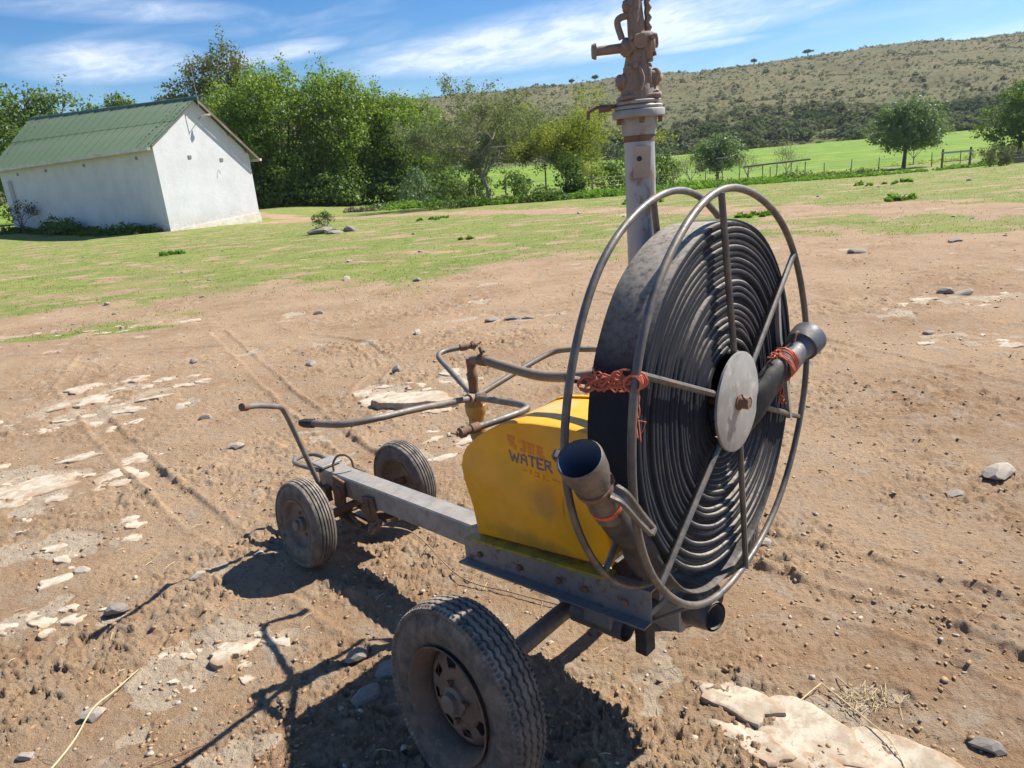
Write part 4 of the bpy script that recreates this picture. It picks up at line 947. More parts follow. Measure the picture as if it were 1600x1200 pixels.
# sprinkler head: lumpy cast body, side bolt, arm, nozzle column
hd_ = MB()
def blob(c, r, seed, sq=(1, 1, 1), amp=.34, n=14):
    c = Vector(c)
    V = []; Fs = []
    for i in range(n+1):
        ph = pi*i/n
        for k in range(n*2):
            th = pi*k/n; d = Vector((sin(ph)*cos(th), sin(ph)*sin(th), cos(ph)))
            rr = r*(1+amp*float(pn(d.x*2.3+seed, d.y*2.3+d.z*1.9, seed)))
            V.append(c+left*(d.x*rr*sq[0])+tow*(d.y*rr*sq[1])+Vector((0, 0, d.z*rr*sq[2])))
    for i in range(n):
        for k in range(n*2):
            a = i*2*n+k; b = i*2*n+(k+1) % (2*n); Fs.append((a, b, b+2*n, a+2*n))
    hd_.add(V, Fs)
hd_.tube([MS(0, 0, 1.722), MS(0, 0, 1.745), MS(.004, 0, 1.765), MS(.003, 0, 1.80), MS(.0, 0, 1.83), MS(0, 0, 1.86)], .04, 18, radii=[.047, .043, .038, .030, .026, .028])
blob(MS(.036, .006, 1.768), .019, 3); blob(MS(-.036, .004, 1.775), .019, 5, (1.1, 1, 1.0)); blob(MS(.0, .022, 1.75), .020, 8, (1.2, .8, 1.3)); blob(MS(-.010, .022, 1.79), .015, 9, (1, .8, 1.8)); blob(MS(-.02, .01, 1.735), .03, 2, (1.1, 1, .8))
for a_, b_, z_, d_ in ((0, .0, 1.80, (.062, .05, .012)), (.0, .02, 1.815, (.03, .02, .05)), (-.02, .015, 1.775, (.02, .03, .045)), (.018, .012, 1.79, (.018, .035, .03)), (0, 0, 1.732, (.095, .085, .012)), (-.028, .0, 1.84, (.02, .06, .055))):
    hd_.box(MS(a_, b_, z_), d_, Matrix.Rotation(-CANG+a_*9, 4, 'Z') @ Matrix.Rotation(b_*6, 4, 'X'), .003)
for a_, b_, z_ in ((.032, .02, 1.74), (-.035, .022, 1.738), (.012, .036, 1.80), (-.03, .03, 1.86), (.02, .032, 1.862)):
    hd_.tube([MS(a_, b_, z_), MS(a_*1.1, b_+.012, z_)], .0065, 6)
hd_.tube(curve_pts([MS(.004, .04, 1.80), MS(-.004, .046, 1.77), MS(.004, .05, 1.745)], 4), .004, 6)
hd_.box(MS(-.012, .004, 1.85), (.055, .05, .05), Matrix.Rotation(-CANG, 4, 'Z'), .006); blob(MS(.018, .01, 1.845), .024, 6, (1, 1, .9))
body = bp_(hd_, 'sprinkler_body', brassy, None, True, 55)
bp_(MB().tube([MS(-.03, .0, 1.855), MS(-.048, 0, 1.857)], .017, 8), 'boss', brassy, body); bp_(MB().tube([MS(-.02, .01, 1.822), MS(-.042, .02, 1.826)], .005, 6), 'pin', rust, body)
bp_(MB().tube([MS(.0, .028, 1.855), MS(-.0, .045, 1.852)], .016, 16), 'boss', brassy, body)
bp_(MB().tube([MS(.02, 0, 1.846), MS(.098, .0, 1.843), MS(.099, 0, 1.843), MS(.108, .0, 1.843)], .01, 12, radii=[.0115, .0105, .019, .016]), 'side_bolt', brassy, body)
bp_(MB().tube(curve_pts([MS(.035, .0, 1.865), MS(.045, 0, 1.90), MS(.035, 0, 1.912), MS(.01, 0, 1.915)], 4), .008, 8), 'drive_arm', brassy, body)
col = MB().tube([MS(.0, .004, 1.87), MS(.002, 0, 1.91), MS(.004, 0, 1.945), MS(0, 0, 1.97), MS(-.002, 0, 2.02)], .02, 12, radii=[.022, .020, .018, .0135, .010])
bp_(col, 'nozzle_column', brassy, body)
sg = []
for i in range(9): sg.append(MS(-.024-.004*(i % 2), .006, 1.875+i*.0105))
bp_(MB().tube(sg, .008, 6, radii=[.009 if i % 2 else .0065 for i in range(9)]), 'spring', brassy, body)
hd2 = MB(); hd_ = hd2; blob(MS(.018, 0, 1.935), .014, 4); blob(MS(-.006, .01, 1.955), .014, 7); blob(MS(.004, 0, 1.99), .012, 12, (1, 1, 1.6))
bp_(hd2, 'casting', brassy, body); bp_(MB().box(MS(.004, .022, 1.905), (.012, .008, .09), Matrix.Rotation(radians(8), 4, 'Y')), 'lever', brassy, body, False)

# reel: two tube rings, spokes, hub discs, shaft
def ring(off, R, ph):
    P = []
    for k in range(97):
        t = 2*pi*k/96; w = 1+.006*cos(3*t+ph)+.005*cos(7*t+ph*2); b_ = off+.005*cos(2*t+ph)
        P.append(RP(b_, cos(t)*R*w, sin(t)*R*w))
    b = MB(); n = 10; b.tube(P, .0090, n, cap=False); return b
RO = .509
bp_(ring(0, RO, .3), 'reel_ring', ringm); bp_(ring(-.155, RO, 1.4), 'reel_ring', ringm)
for k in range(6):
    t = radians(97+60*k); e = (cos(t), sin(t))
    bp_(MB().tube([RP(.006, e[0]*.10, e[1]*.10), RP(0, e[0]*RO, e[1]*RO)], .0080, 9), 'reel_spoke', ringm)
    t = radians(100+60*k); e = (cos(t), sin(t))
    bp_(MB().tube([RP(-.163, e[0]*.02, e[1]*.02), RP(-.155, e[0]*RO, e[1]*RO)], .0080, 9), 'reel_spoke', ringm)
MRd = MR @ Matrix.Translation((.016, -.022, .004))
hub = bp_(MB().lathe([(-.003, 0), (-.003, .124), (.003, .124), (.004, .122), (.004, 0)], 64, MRd), 'hub_disc', discm, None, True, 30)
bp_(MB().tube([MRd @ Vector((.003, 0, 0)), MRd @ Vector((.008, 0, 0))], .021, 20), 'washer', rust, hub)
bp_(MB().tube([MRd @ Vector((.004, 0, 0)), MRd @ Vector((.030, 0, 0))], .0155, 16, cap=False).tube([MRd @ Vector((.030, 0, 0)), MRd @ Vector((.012, 0, 0))], .0115, 16), 'shaft_end', rust, hub)
bp_(MB().tube([MRd @ Vector((.022, .016, -.020)), MRd @ Vector((.024, 0, 0)), MRd @ Vector((.022, -.026, .026))], .002, 5), 'cotter_pin', dark, hub)
MRb = MR @ Matrix.Translation((-.168, 0, 0)); bp_(MB().lathe([(-.003, 0), (-.003, .125), (.003, .125), (.003, 0)], 48, MRb), 'hub_disc', discm, None, True, 30)
bp_(MB().tube([RP(-.26, 0, 0), RP(.01, 0, 0)], .017, 14), 'reel_shaft', rust)
bp_(MB().tube([RP(-.19, 0, 0), RP(-.235, 0, 0)], .045, 20), 'bearing', rust)
# flat bent bar tied across the right-hand spokes
fb = [RP(-.012, .315, .205), RP(-.010, .318, .12), RP(-.006, .325, .058), RP(.004, .36, .03)]
bp_(MB().tube(curve_pts(fb, 4), .009, 4), 'bent_bar', galv); bp_(MB().tube([RP(.0, .345, -.02), RP(.004, .355, -.10), RP(.005, .372, -.168)], .009, 4), 'bent_bar', galv)
# sprockets and chain behind the reel
for (u, v, z, r) in ((1.60, -.10, .575, .055), (1.615, -.10, .50, .035), (1.59, -.03, .66, .07)):
    g = MB(); P = []
    for k in range(32):
        rr = r*(1 if k % 2 else .88); P.append((rr*cos(2*pi*k/32), rr*sin(2*pi*k/32)))
    M = axisM((u, v, z), n_); g.prism(P, -.006, .006, lambda a, b, d: tuple(M @ Vector((d, a, b)))); bp_(g, 'sprocket', rust, None, False)
bp_(MB().box((1.60, -.06, .55), (.02, .14, .26)), 'gear_plate', rust, None, False)
bp_(MB().box((1.57, .0, .43), (.16, .22, .05)), 'mast_foot', railm, None, False)

# ------------------------------------------------------------------ hose on the reel
hoser = empty('hose', CART, CANG); tag(hoser, 'flat black rubber hose coiled in many layers on the spoked reel, with two steel couplings', 'hose')
coilm = worn('coiled_hose', (.024, .027, .036), (.036, .036, .040), (.07, .058, .048), rough=.85, scale=7, spot=20, amt3=(.56, .85), bump=.25, bscale=90, dust=.72, dcol=(.52, .45, .36), spec=.10, dlo=-.40, dsc=60., dr=(.15, .62))  # dust on upward faces, its colour raised to carry the sunlit top too
hosem = worn('black_hose', (.036, .037, .041), (.055, .052, .050), (.12, .10, .085), rough=.55, scale=9, spot=26, amt3=(.60, .85), bump=.25, bscale=90, dust=.5, dcol=(.28, .235, .19), spec=.18, dlo=.25)
rng = np.random.default_rng(3)
turns, r_in, r_out = 23, .105, .432; nS = 110*turns; n_c = 14
pitch = (r_out-r_in)/turns; CW = .060; OFF = -.080
th = np.linspace(radians(60), radians(60)+2*pi*turns, nS); rad = r_in+(r_out-r_in)*(np.arange(nS)/nS)
wob = .0034*pn(th*.9, th*0, 21)+.0020*pn(th*3.1, th*0, 22); ax_w = .0075*pn(th*.23, th*0, 23)+.0042*pn(th*1.1, th*0, 24)+.0035*pn(np.floor(th/(2*pi))*3.7+.5, th*0+.3, 28)
sag = -.010*np.clip(-np.sin(th), 0, 1)*(rad/r_out)**2
sec = [(1.0, -.97), (1.04, -.78), (1.065, -.40), (1.07, 0), (1.062, .40), (1.03, .78), (1.0, .97)]
sec = sec+[(-a, -b) for a, b in sec]
Vs = np.zeros((nS, n_c, 3))
for k, (a, b) in enumerate(sec):
    hw = CW*(1+.04*pn(th*.6, th*0+2, 25)); rr = rad+wob-sag+b*pitch*(.565+.05*pn(th*.4, th*0+5, 26))+(abs(a) < 2)*0
    Vs[:, k, 0] = OFF+ax_w+a*hw; Vs[:, k, 1] = rr*np.cos(-th+pi/2); Vs[:, k, 2] = rr*np.sin(-th+pi/2)
MRn = np.array(MR); Vw = Vs.reshape(-1, 3) @ MRn[:3, :3].T + MRn[:3, 3]
ii = np.arange(nS-1)[:, None]*n_c; jj = np.arange(n_c)[None, :]; j2 = (jj+1) % n_c
Fq = np.stack([ii+jj, ii+n_c+jj, ii+n_c+j2, ii+j2], -1).reshape(-1, 4)[:, ::-1]
new_obj('coil', np_mesh('coil', Vw, Fq, True), coilm, hoser)
# loose outer turn: leaves the coil on the far side, sags under it and rises to the left coupling
def flat_sweep(P, wid, thk, axis_dir, n=16, powr=.35):
    """P points; section half-width along axis_dir, half-thickness along the in-plane normal; lists wid, thk"""
    b = MB(); V = []; k_ = len(P)
    for i, p in enumerate(P):
        t = (P[min(i+1, k_-1)]-P[max(i-1, 0)]).normalized(); a = axis_dir[i] if isinstance(axis_dir, list) else axis_dir; a = (a-t*a.dot(t)).normalized(); nn = t.cross(a)
        rnd = min(1, thk[i]/wid[i]); pw = .35+(1-.35)*rnd**1.0; pw2 = .8+.2*rnd
        for q in range(n):
            c_, s__ = cos(2*pi*q/n), sin(2*pi*q/n)
            V.append(p+a*(math.copysign(abs(c_)**pw, c_)*wid[i])+nn*(math.copysign(abs(s__)**pw2, s__)*thk[i]))
    Fs = [(i*n+q, i*n+(q+1) % n, (i+1)*n+(q+1) % n, (i+1)*n+q) for i in range(k_-1) for q in range(n)]
    b.add(V, Fs); return b
LP = [(104, .414, -.08), (92, .424, -.08), (80, .436, -.08), (60, .44, -.08), (40, .441, -.08), (20, .443, -.08), (0, .446, -.08), (-20, .452, -.08), (-40, .466, -.08), (-60, .482, -.08), (-80, .490, -.08), (-97, .493, -.078), (-112, .488, -.074), (-126, .478, -.070), (-140, .462, -.066), (-152, .452, -.062)]
pts = [RP(o_, cos(radians(t))*r, sin(radians(t))*r) for t, r, o_ in LP]
pts += [RP(-.062, -.446, -.165), RP(-.055, -.500, -.095), RP(-.050, -.545, -.025)]
cp = curve_pts(pts, 5); m_ = len(cp); wl = []; tl = []
for i in range(m_):
    f = i/(m_-1); g = float(sstep((f-.70)/.22)); wl.append(.061*(1-g)+.034*g); tl.append(.0055*(1-g)+.033*g)
lh = flat_sweep(cp, wl, tl, n_, 18)
lo_ = bp_(lh, 'loose_turn', hosem, hoser, True, 60)
e0 = RP(-.054, -.516, -.075); e1 = RP(-.05, -.54, -.02); d = (RP(-.042, -.615, .075)-e0).normalized()
steelm = worn('coupling_steel', (.115, .105, .095), (.19, .165, .14), (.11, .07, .045), rough=.5, metal=.45, scale=20, spot=60, bump=.3, dust=.4, dcol=(.30, .25, .2))
blueln = worn('blue_grey_lining', (.10, .13, .19), (.13, .16, .21), rough=.4, metal=.2, bump=.1)
cq = [e0-d*.03, e0+d*.03, e0+d*.06, e0+d*.075, e0+d*.09, e0+d*.105, e0+d*.125, e0+d*.150, e0+d*.168, e0+d*.172]
cl_ = bp_(MB().tube(cq, .04, 30, cap=False, radii=[.0335, .034, .034, .038, .037, .0405, .045, .0465, .047, .044]).tube([e0+d*.172, e0+d*.15, e0+d*.12, e0+d*.09, e0+d*.05], .05, 30, cap=False, radii=[.0435, .042, .037, .032, .030]), 'coupling', steelm, hoser)
bp_(MB().tube([e0+d*.1715, e0+d*.15, e0+d*.12, e0+d*.09, e0+d*.05], .05, 30, cap=False, radii=[.0428, .0413, .0363, .0313, .0293]), 'lining', blueln, cl_)
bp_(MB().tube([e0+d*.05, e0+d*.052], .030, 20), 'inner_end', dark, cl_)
bp_(MB().tube([e0+d*.072, e0+d*.084], .041, 24), 'clamp_ring', rust, cl_)
bp_(MB().tube([e0-d*.002, e0+d*.008], .0355, 24), 'orange_band', worn('orange_band', (.55, .10, .04), (.4, .09, .04), rough=.7, bump=0), cl_)
def lever(P, w, name):
    b = MB(); A = curve_pts(P, 4); sdir = (A[-1]-A[0]).normalized()
    wv = sdir.cross(Vector(tuple(n_))).normalized()
    b.tube([p+wv*w*(1-.45*i/(len(A)-1)) for i, p in enumerate(A)], .006, 6); b.tube([p-wv*w*(1-.45*i/(len(A)-1)) for i, p in enumerate(A)], .006, 6)
    m1 = len(A)//3; Vq = []
    for i in range(0, len(A)):
        f = w*(1-.45*i/(len(A)-1)); Vq += [A[i]+wv*f, A[i]-wv*f]
    b.add(Vq, [(2*i, 2*i+1, 2*i+3, 2*i+2) for i in range(len(A)-1)])
    b.tube([A[-1]+wv*w*.6, A[-1]-wv*w*.6], .008, 6)
    return bp_(b, name, steelm, cl_)
q0 = e0+d*.07
sidev = Vector(tuple(n_)); perp = d.cross(sidev).normalized()
lever([q0+sidev*.040, q0+sidev*.062-d*.02, q0+sidev*.075-d*.08, q0+sidev*.09-d*.13], .014, 'lever')
lever([q0-sidev*.035+perp*.02, q0-sidev*.062+d*.02+perp*.02, q0-sidev*.075+d*.07+perp*.015], .013, 'lever')
# inner end of the hose with its coupling, over the reel face on the right
b0 = RP(-.045, .03, -.11); b1 = RP(.012, .125, -.03); b2 = RP(.028, .20, .02); b3 = RP(.034, .275, .028)
cpR = curve_pts([b0, RP(-.012, .08, -.07), b1, b2, b3], 6); k_ = len(cpR)
bp_(flat_sweep(cpR, [.052-.020*i/k_ for i in range(k_)], [.018+.013*i/k_ for i in range(k_)], [Vector(tuple(u_))*1. for i in range(k_)], 20), 'inner_end_hose', hosem, hoser, True, 60)
dR = (b3-b1).normalized()
cr_ = bp_(MB().tube([b3-dR*.02, b3+dR*.045, b3+dR*.075, b3+dR*.077, b3+dR*.095, b3+dR*.125, b3+dR*.128], .04, 28, cap=False, radii=[.033, .032, .033, .045, .048, .049, .046]).tube([b3+dR*.128, b3+dR*.08, b3+dR*.03], .05, 28, cap=False, radii=[.0455, .038, .028]).tube([b3+dR*.076, b3+dR*.0765], .045, 28), 'coupling', worn('blue_grey_coupling', (.10, .12, .155), (.14, .145, .155), (.14, .10, .075), rough=.5, metal=.35, scale=14, dust=.3), hoser)
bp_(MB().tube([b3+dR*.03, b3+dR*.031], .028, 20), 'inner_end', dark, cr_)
bp_(MB().tube(curve_pts([b3+dR*.06+u_*.033, b3+dR*.058+u_*.050, b3+dR*.045+u_*.054, b3+dR*.03+u_*.04], 4), .004, 6), 'hook', rust, cr_)

# orange twine ties
twm = worn('orange_twine', (.52, .13, .07), (.42, .14, .085), rough=.9, scale=60, bump=0)
def twine(label, centre, axis, r, loops, tails, seed, tang=0, tr=.05):
    rg = random.Random(seed); root = empty('twine', CART, CANG); tag(root, label, 'twine')
    a = Vector(axis).normalized(); e = a.orthogonal().normalized(); f = a.cross(e); c = Vector(centre); b = MB()
    for k in range(loops):
        o_ = a*rg.uniform(-.022, .022); P = []
        tl_ = Vector((rg.gauss(0, .1), rg.gauss(0, .1), rg.gauss(0, .1)))
        for i in range(19):
            t = 2*pi*i/18; rr = r*(1+rg.gauss(0, .02)); v = (e*cos(t)+f*sin(t)); P.append(c+o_+v*rr+a*(v.dot(tl_))*r*1.5)
        b.tube(P, .0024, 5)
    b.build('loops', twm, root)
    b = MB()
    for s0, s1, sp in tails:
        s0, s1 = Vector(s0), Vector(s1)
        for k in range(sp):
            P = [s0+Vector((rg.gauss(0, .004), rg.gauss(0, .004), rg.gauss(0, .004)))]
            for i in range(1, 6): P.append(s0.lerp(s1, i/5)+Vector((rg.gauss(0, .003), rg.gauss(0, .003), rg.gauss(0, .003)))*(1+i*.3))
            b.tube(curve_pts(P, 2), .0013, 4)
    for k in range(tang):
        P = [c2 for c2 in [Vector(centre)+Vector((rg.gauss(0, tr), rg.gauss(0, tr), rg.gauss(0, tr*.45))) for _ in range(4)]]
        b.tube(curve_pts(P, 4), .0021, 4)
    if b.v: b.build('loose_ends', twm, root)['kind'] = 'stuff'
twine('orange twine wound round the hose end at the right of the reel, its ends hanging', b2+dR*.03, dR, .0375, 9, [(b2+dR*.03-u_*.035, b2+dR*.02-u_*.10+s_*.01, 8), (b2+dR*.03+u_*.035, b2-dR*.02+u_*.06-s_*.02, 4)], 5)
tc0 = RP(.003, -.475, .182)
twine('tangled orange twine knotted on the left rim of the reel', tc0, s_, .016, 6, [(tc0, RP(.005, -.470, .07), 3)], 6)
def tangle(c, ax, ln, seed):
    rg = random.Random(seed); root = empty('twine', CART, CANG); tag(root, 'frayed orange twine bundle stretched between the two rims on the left of the reel', 'twine'); b = MB()
    for k in range(18):
        P = []
        for i in range(5):
            f = (i/4-.5)*rg.uniform(.5, 1.0)
            P.append(c+ax*(f*ln)+Vector((rg.gauss(0, .004), rg.gauss(0, .006), rg.gauss(0, .011))))
        b.tube(curve_pts(P, 3), .0021, 4)
    for k in range(4):
        P = [c-ax*ln*.4+Vector((0, rg.gauss(0, .004), .017*sin(t)+rg.gauss(0, .002)))+ax*.026*cos(t) for t in [i*pi/4 for i in range(9)]]; b.tube(curve_pts(P, 2), .0025, 4)
    b.build('loose_ends', twm, root)['kind'] = 'stuff'
ta, tb_ = RP(-.125, -.462, .163), RP(.004, -.475, .183)
tangle(ta.lerp(tb_, .5), (tb_-ta).normalized(), (tb_-ta).length*1.0, 8)
# ------------------------------------------------------------------ stones, pebbles, straw, weeds, fences
stonem = worn('pale_flat_stone', (.52, .45, .35), (.44, .37, .285), (.38, .305, .225), rough=.95, scale=5, spot=16, amt3=(.44, .62), bump=1., bscale=60, spec=.15)
hz_ = None
rockm = worn('weathered_rock', (.42, .36, .29), (.33, .275, .22), (.50, .44, .36), rough=.92, scale=9, spot=30, bump=.9, bscale=50)
greym = worn('grey_rock', (.27, .235, .20), (.20, .175, .15), (.35, .29, .23), rough=.9, scale=9, spot=30, bump=.8, bscale=50)
def flat_stone(x, y, a, b, rot, h, seed, label, group=None, mat=None):
    rg = random.Random(seed); n = 26; ph = [rg.random()*6.28 for _ in range(6)]; am = [.16, .10, .09, .06, .05, .04]
    ks = [2, 3, 4, 5, 7, 9]; out = []
    for k in range(n):
        t = 2*pi*k/n; r = 1+sum(A*cos(q*t+p) for A, q, p in zip(am, ks, ph))
        r *= 1+.10*(1 if int((t+ph[0])*1.9) % 2 else -1)*.5; out.append(r)
    cr, sr = cos(rot), sin(rot); rings = [0, .3, .55, .75, .90, .975, 1.0, 1.03]; V = []; zc = gz(x, y)
    tx, ty = rg.gauss(0, .03), rg.gauss(0, .03); P = [(0, 0)]
    for q in rings[1:]:
        for k in range(n):
            t = 2*pi*k/n; u, v = cos(t)*a*out[k]*q, sin(t)*b*out[k]*q; P.append((u*cr-v*sr, u*sr+v*cr))
    PX_ = np.array([p[0] for p in P]); PY_ = np.array([p[1] for p in P])
    st = fbm(PX_+x, PY_+y, .16, 3, 300+seed); lay = np.floor(st*5)/5*.012+.003*fbm(PX_+x, PY_+y, .05, 2, 301+seed)
    lvl = [0]+[i for i in range(1, len(rings)) for _ in range(n)]
    drop = [0, 0, 0, 0, 0, .0025, .5*h+.004, h+.05]
    zz = h+lay+tx*PX_+ty*PY_-np.array([drop[l] for l in lvl])
    V = [(px, py, z) for (px, py), z in zip(P, zz)]
    Fs = [(0, 1+k, 1+(k+1) % n) for k in range(n)]
    for i in range(len(rings)-2):
        for k in range(n): Fs.append((1+i*n+k, 1+(i+1)*n+k, 1+(i+1)*n+(k+1) % n, 1+i*n+(k+1) % n))
    o_ = MB().add(V, Fs).build('flat_stone', mat or stonem, None, True, 28); o_.location = (x, y, zc)
    at = o_.data.attributes.new('rim', 'FLOAT', 'POINT'); at.data.foreach_set('value', np.array([0]+[rings[l] for l in lvl[1:]], np.float32))
    tag(o_, label, 'stone', group); return o_
def add_rim(m):
    t = m.node_tree; p = [n for n in t.nodes if n.type == 'BSDF_PRINCIPLED'][0]; src = p.inputs['Base Color'].links[0].from_socket
    a = N(t, 'ShaderNodeAttribute', attribute_name='rim'); c = N(t, 'ShaderNodeTexCoord'); g = N(t, 'ShaderNodeNewGeometry')
    n = noise_(t, g.outputs['Position'], 22, 6, .7); n2 = noise_(t, g.outputs['Position'], 5, 4, .6)
    f = math_(t, 'ADD', math_(t, 'MULTIPLY', a.outputs['Fac'], .60), math_(t, 'ADD', math_(t, 'MULTIPLY', n, 1.3), math_(t, 'MULTIPLY', n2, 1.0)))
    src = mix_(t, ramp_(t, f, 1.55, 1.85), src, (.37, .26, .17, 1))
    n3 = noise_(t, g.outputs['Position'], 60, 5, .7); src = mix_(t, ramp_(t, n3, .52, .68, 0, .6), src, (.30, .22, .15, 1))
    L(t, src, p.inputs['Base Color'])
add_rim(stonem)
def rock_mesh(seed, sub=2):
    import bmesh
    b = bmesh.new(); bmesh.ops.create_icosphere(b, subdivisions=sub, radius=1); rg = random.Random(seed)
    pl_ = [(Vector((rg.gauss(0, 1), rg.gauss(0, 1), rg.gauss(0, .8))).normalized(), rg.uniform(.45, .8)) for _ in range(9)]
    for v in b.verts:
        for n, d in pl_:
            k = v.co.dot(n)
            if k > d: v.co -= n*(k-d)*.92
        v.co *= 1+.05*rg.gauss(0, 1)
    me = bpy.data.meshes.new('rock'); b.to_mesh(me); b.free(); me.shade_flat(); return me
RM = [rock_mesh(i) for i in range(8)]
for m_ in RM: m_.materials.append(rockm)
RG = [rock_mesh(20+i) for i in range(3)]
for m_ in RG: m_.materials.append(greym)
def rock(x, y, sx, sy, sz, rot, seed, label, group=None, grey=False, tilt=0., name='rock'):
    o_ = new_obj(name, (RG[seed % 3] if grey else RM[seed % 8])); o_.location = (x, y, gz(x, y)+sz*.28); o_.scale = (sx, sy, sz); o_.rotation_euler = (tilt, tilt*.5, rot)
    tag(o_, label, 'rock', group); return o_
# clusters of flat stones
FS = [(-3.0, 4.0, .75, .42, 16, .17, 'pale flat stone bedded in the bare earth far left of the cart'), (-3.45, 5.3, .9, .45, 14, .17, 'pale flat stone in the strip of stones beyond the far left cluster'),
      (-3.3, 6.1, .7, .25, 8, .16, 'pale flat stone of the small row farther back on the left'), (-.78, 5.2, .5, .55, 14, .17, 'pale cracked flat stone beyond the sprinkler rotor'),
      (-.45, 4.05, .35, .25, 6, .12, 'pale flat stone between the cart beam and the rotor stones'), (-1.13, 2.15, .22, .20, 10, .055, 'small tan flat stone between the two front-left shadows'),
      (-1.9, 2.48, .22, .10, 7, .065, 'grey-tan flake of stone at the left edge of the foreground'), (4.6, 6.6, 1.3, .25, 9, .2, 'long pale slab of rock flush with the earth at far right'),
      (3.9, 5.3, .9, .2, 6, .14, 'pale slab low in the earth on the right, nearer than the far slabs'), (-2.4, 3.1, .5, .4, 9, .07, 'small pale stone scattered in front of the far left cluster'),
      (-5.4, 9.1, 1.6, .3, 12, .14, 'pale flat stone along the edge of the grass at left')]
sid = 0
for cx, cy, ax_, ay_, cnt, sz, lab in FS:
    rg = random.Random(int(cx*100)+cnt); done = []
    tr_ = 0
    while len(done) < cnt and tr_ < 3000:
        tr_ += 1; t = rg.random()*6.28; r = sqrt(rg.random()); x, y = cx+cos(t)*r*ax_, cy+sin(t)*r*ay_
        a = sz*rg.uniform(.3, 1.05); b = a*rg.uniform(.5, .9)
        if any((x-p[0])**2+((y-p[1]))**2 < ((a+p[2])*.86)**2 for p in done): continue
        done.append((x, y, a)); sid += 1
        flat_stone(x, y, a, b, rg.uniform(-.6, .9), rg.uniform(.0, .007), sid, lab, lab.replace('stone ', 'stones ', 1).replace('slab ', 'slabs ', 1))
flat_stone(-.72, 4.93, .33, .17, -.05, .036, 901, 'largest pale flat stone with layered edge, just left beyond the rotor post')
flat_stone(-2.92, 3.86, .25, .17, .3, .016, 903, 'largest pale flat stone at the left edge of the view')
flat_stone(-1.11, 2.17, .062, .055, .3, .006, 904, 'tan flat stone with a crack, biggest of the little cluster left of the shadows')
for i, (x, y, a, b, r, h, lab) in enumerate([(.60, 1.73, .135, .06, -.82, .007, 'upper end piece of the pale rock shelf at the bottom right'), (.745, 1.58, .18, .11, -.7, .010, 'middle piece of the pale rock shelf at the bottom right'),
        (.92, 1.47, .19, .10, -.6, .009, 'lowest right piece of the pale rock shelf at the bottom edge'), (.585, 1.585, .11, .055, -.8, .003, 'dusty low piece of the rock shelf nearest the big tyre'), (.74, 1.43, .20, .085, -.6, .008, 'dusty low piece of the rock shelf cut by the bottom edge')]):
    flat_stone(x, y, a, b, r, h, 910+i, lab)
# single rocks
RK = [(2.27, 3.01, .115, .07, .032, .2, 'flat-topped tan rock alone on the right side', 0), (1.19, 1.50, .05, .030, .026, -.5, 'dark edged rock near the bottom right corner', 1), (-1.45, 1.91, .045, .035, .026, .3, 'grey rock under the end of the long straw', 0),
      (-1.67, 2.50, .055, .035, .030, .5, 'bluish grey rock lying on the shadow of the steering handle', 1), (-1.44, 2.71, .045, .028, .024, .6, 'tan rock beside the shadow of the small near wheel', 0), (-2.02, 2.86, .05, .03, .018, .4, 'thin pointed rock left of the handle shadow', 0),
      (-1.21, 2.86, .03, .02, .014, .4, 'little stone by the shadow of the drawbar loop', 0), (-.50, 2.02, .07, .055, .045, .2, 'rough grey rock just behind the big near tyre', 1), (-.56, 1.90, .06, .045, .035, .8, 'grey rock in the shade left of the big near tyre', 1),
      (-.62, 2.1, .05, .04, .03, .8, 'smaller grey rock at the shadow edge left of the big near tyre', 1), (-1.81, 4.29, .06, .04, .026, 0, 'small tan rock on the tyre track behind the handle', 0), (-1.57, 1.75, .03, .022, .014, 0, 'small stone near the lower left corner', 0),
      (4.49, 7.01, .12, .08, .06, .3, 'dark rock on bare earth at far right', 1), (6.64, 10.32, .16, .08, .05, .3, 'low dark rock near the grass edge at far right', 1), (5.13, 10.14, .16, .11, .07, .1, 'dark rock with pale flake behind the reel rim at right', 1), (4.6, 6.9, .14, .07, .04, .1, 'pale thin rock beside the dark rock at far right', 0),
      (-5.78, 23.39, .55, .35, .22, .2, 'dark heap of rock under the little bush on the grass', 1), (-5.2, 23.0, .35, .25, .12, .9, 'flat dark rock right of the rock heap on the grass', 1), (-4.75, 23.3, .25, .16, .17, .4, 'dark pointed rock on the grass right of the rock heap', 1),
      (.06, 7.58, .12, .06, .04, 0, 'dark rock in the row in the middle of the earth, middle one', 1), (-.16, 7.6, .10, .06, .035, .7, 'dark rock in the row in the middle of the earth, left one', 1), (.25, 7.55, .10, .05, .035, .2, 'dark rock in the row in the middle of the earth, right one', 1),
      (1.98, 2.90, .06, .035, .012, .4, 'dark flat flake beyond the reel on the right', 1), (3.47, 5.6, .07, .04, .03, .4, 'small dark rock between the pale slabs at right', 1), (-2.63, 11.9, .09, .06, .06, .4, 'stone at the edge of the grass left of the cart', 0), (-1.35, 11.0, .08, .06, .05, .2, 'dark stone at the grass edge above the rotor', 1),
      (1.0, 2.60, .035, .03, .024, .3, 'pale pebble below the far rear tyre', 0), (-2.3, 5.0, .05, .03, .025, .3, 'tan stone on the track behind the handle', 0), (-.97, 5.75, .05, .05, .06, .3, 'dark upright stone among the pale slabs beyond the rotor', 1), (-.93, 4.87, .035, .04, .05, .3, 'small upright dark stone at the left end of the largest slab', 1)]
for i, (x, y, a, b, c_, r, lab, gr_) in enumerate(RK): rock(x, y, a, b, c_, r, i, lab, None, bool(gr_), (.1 if i % 3 else -.15))
rg = random.Random(4)
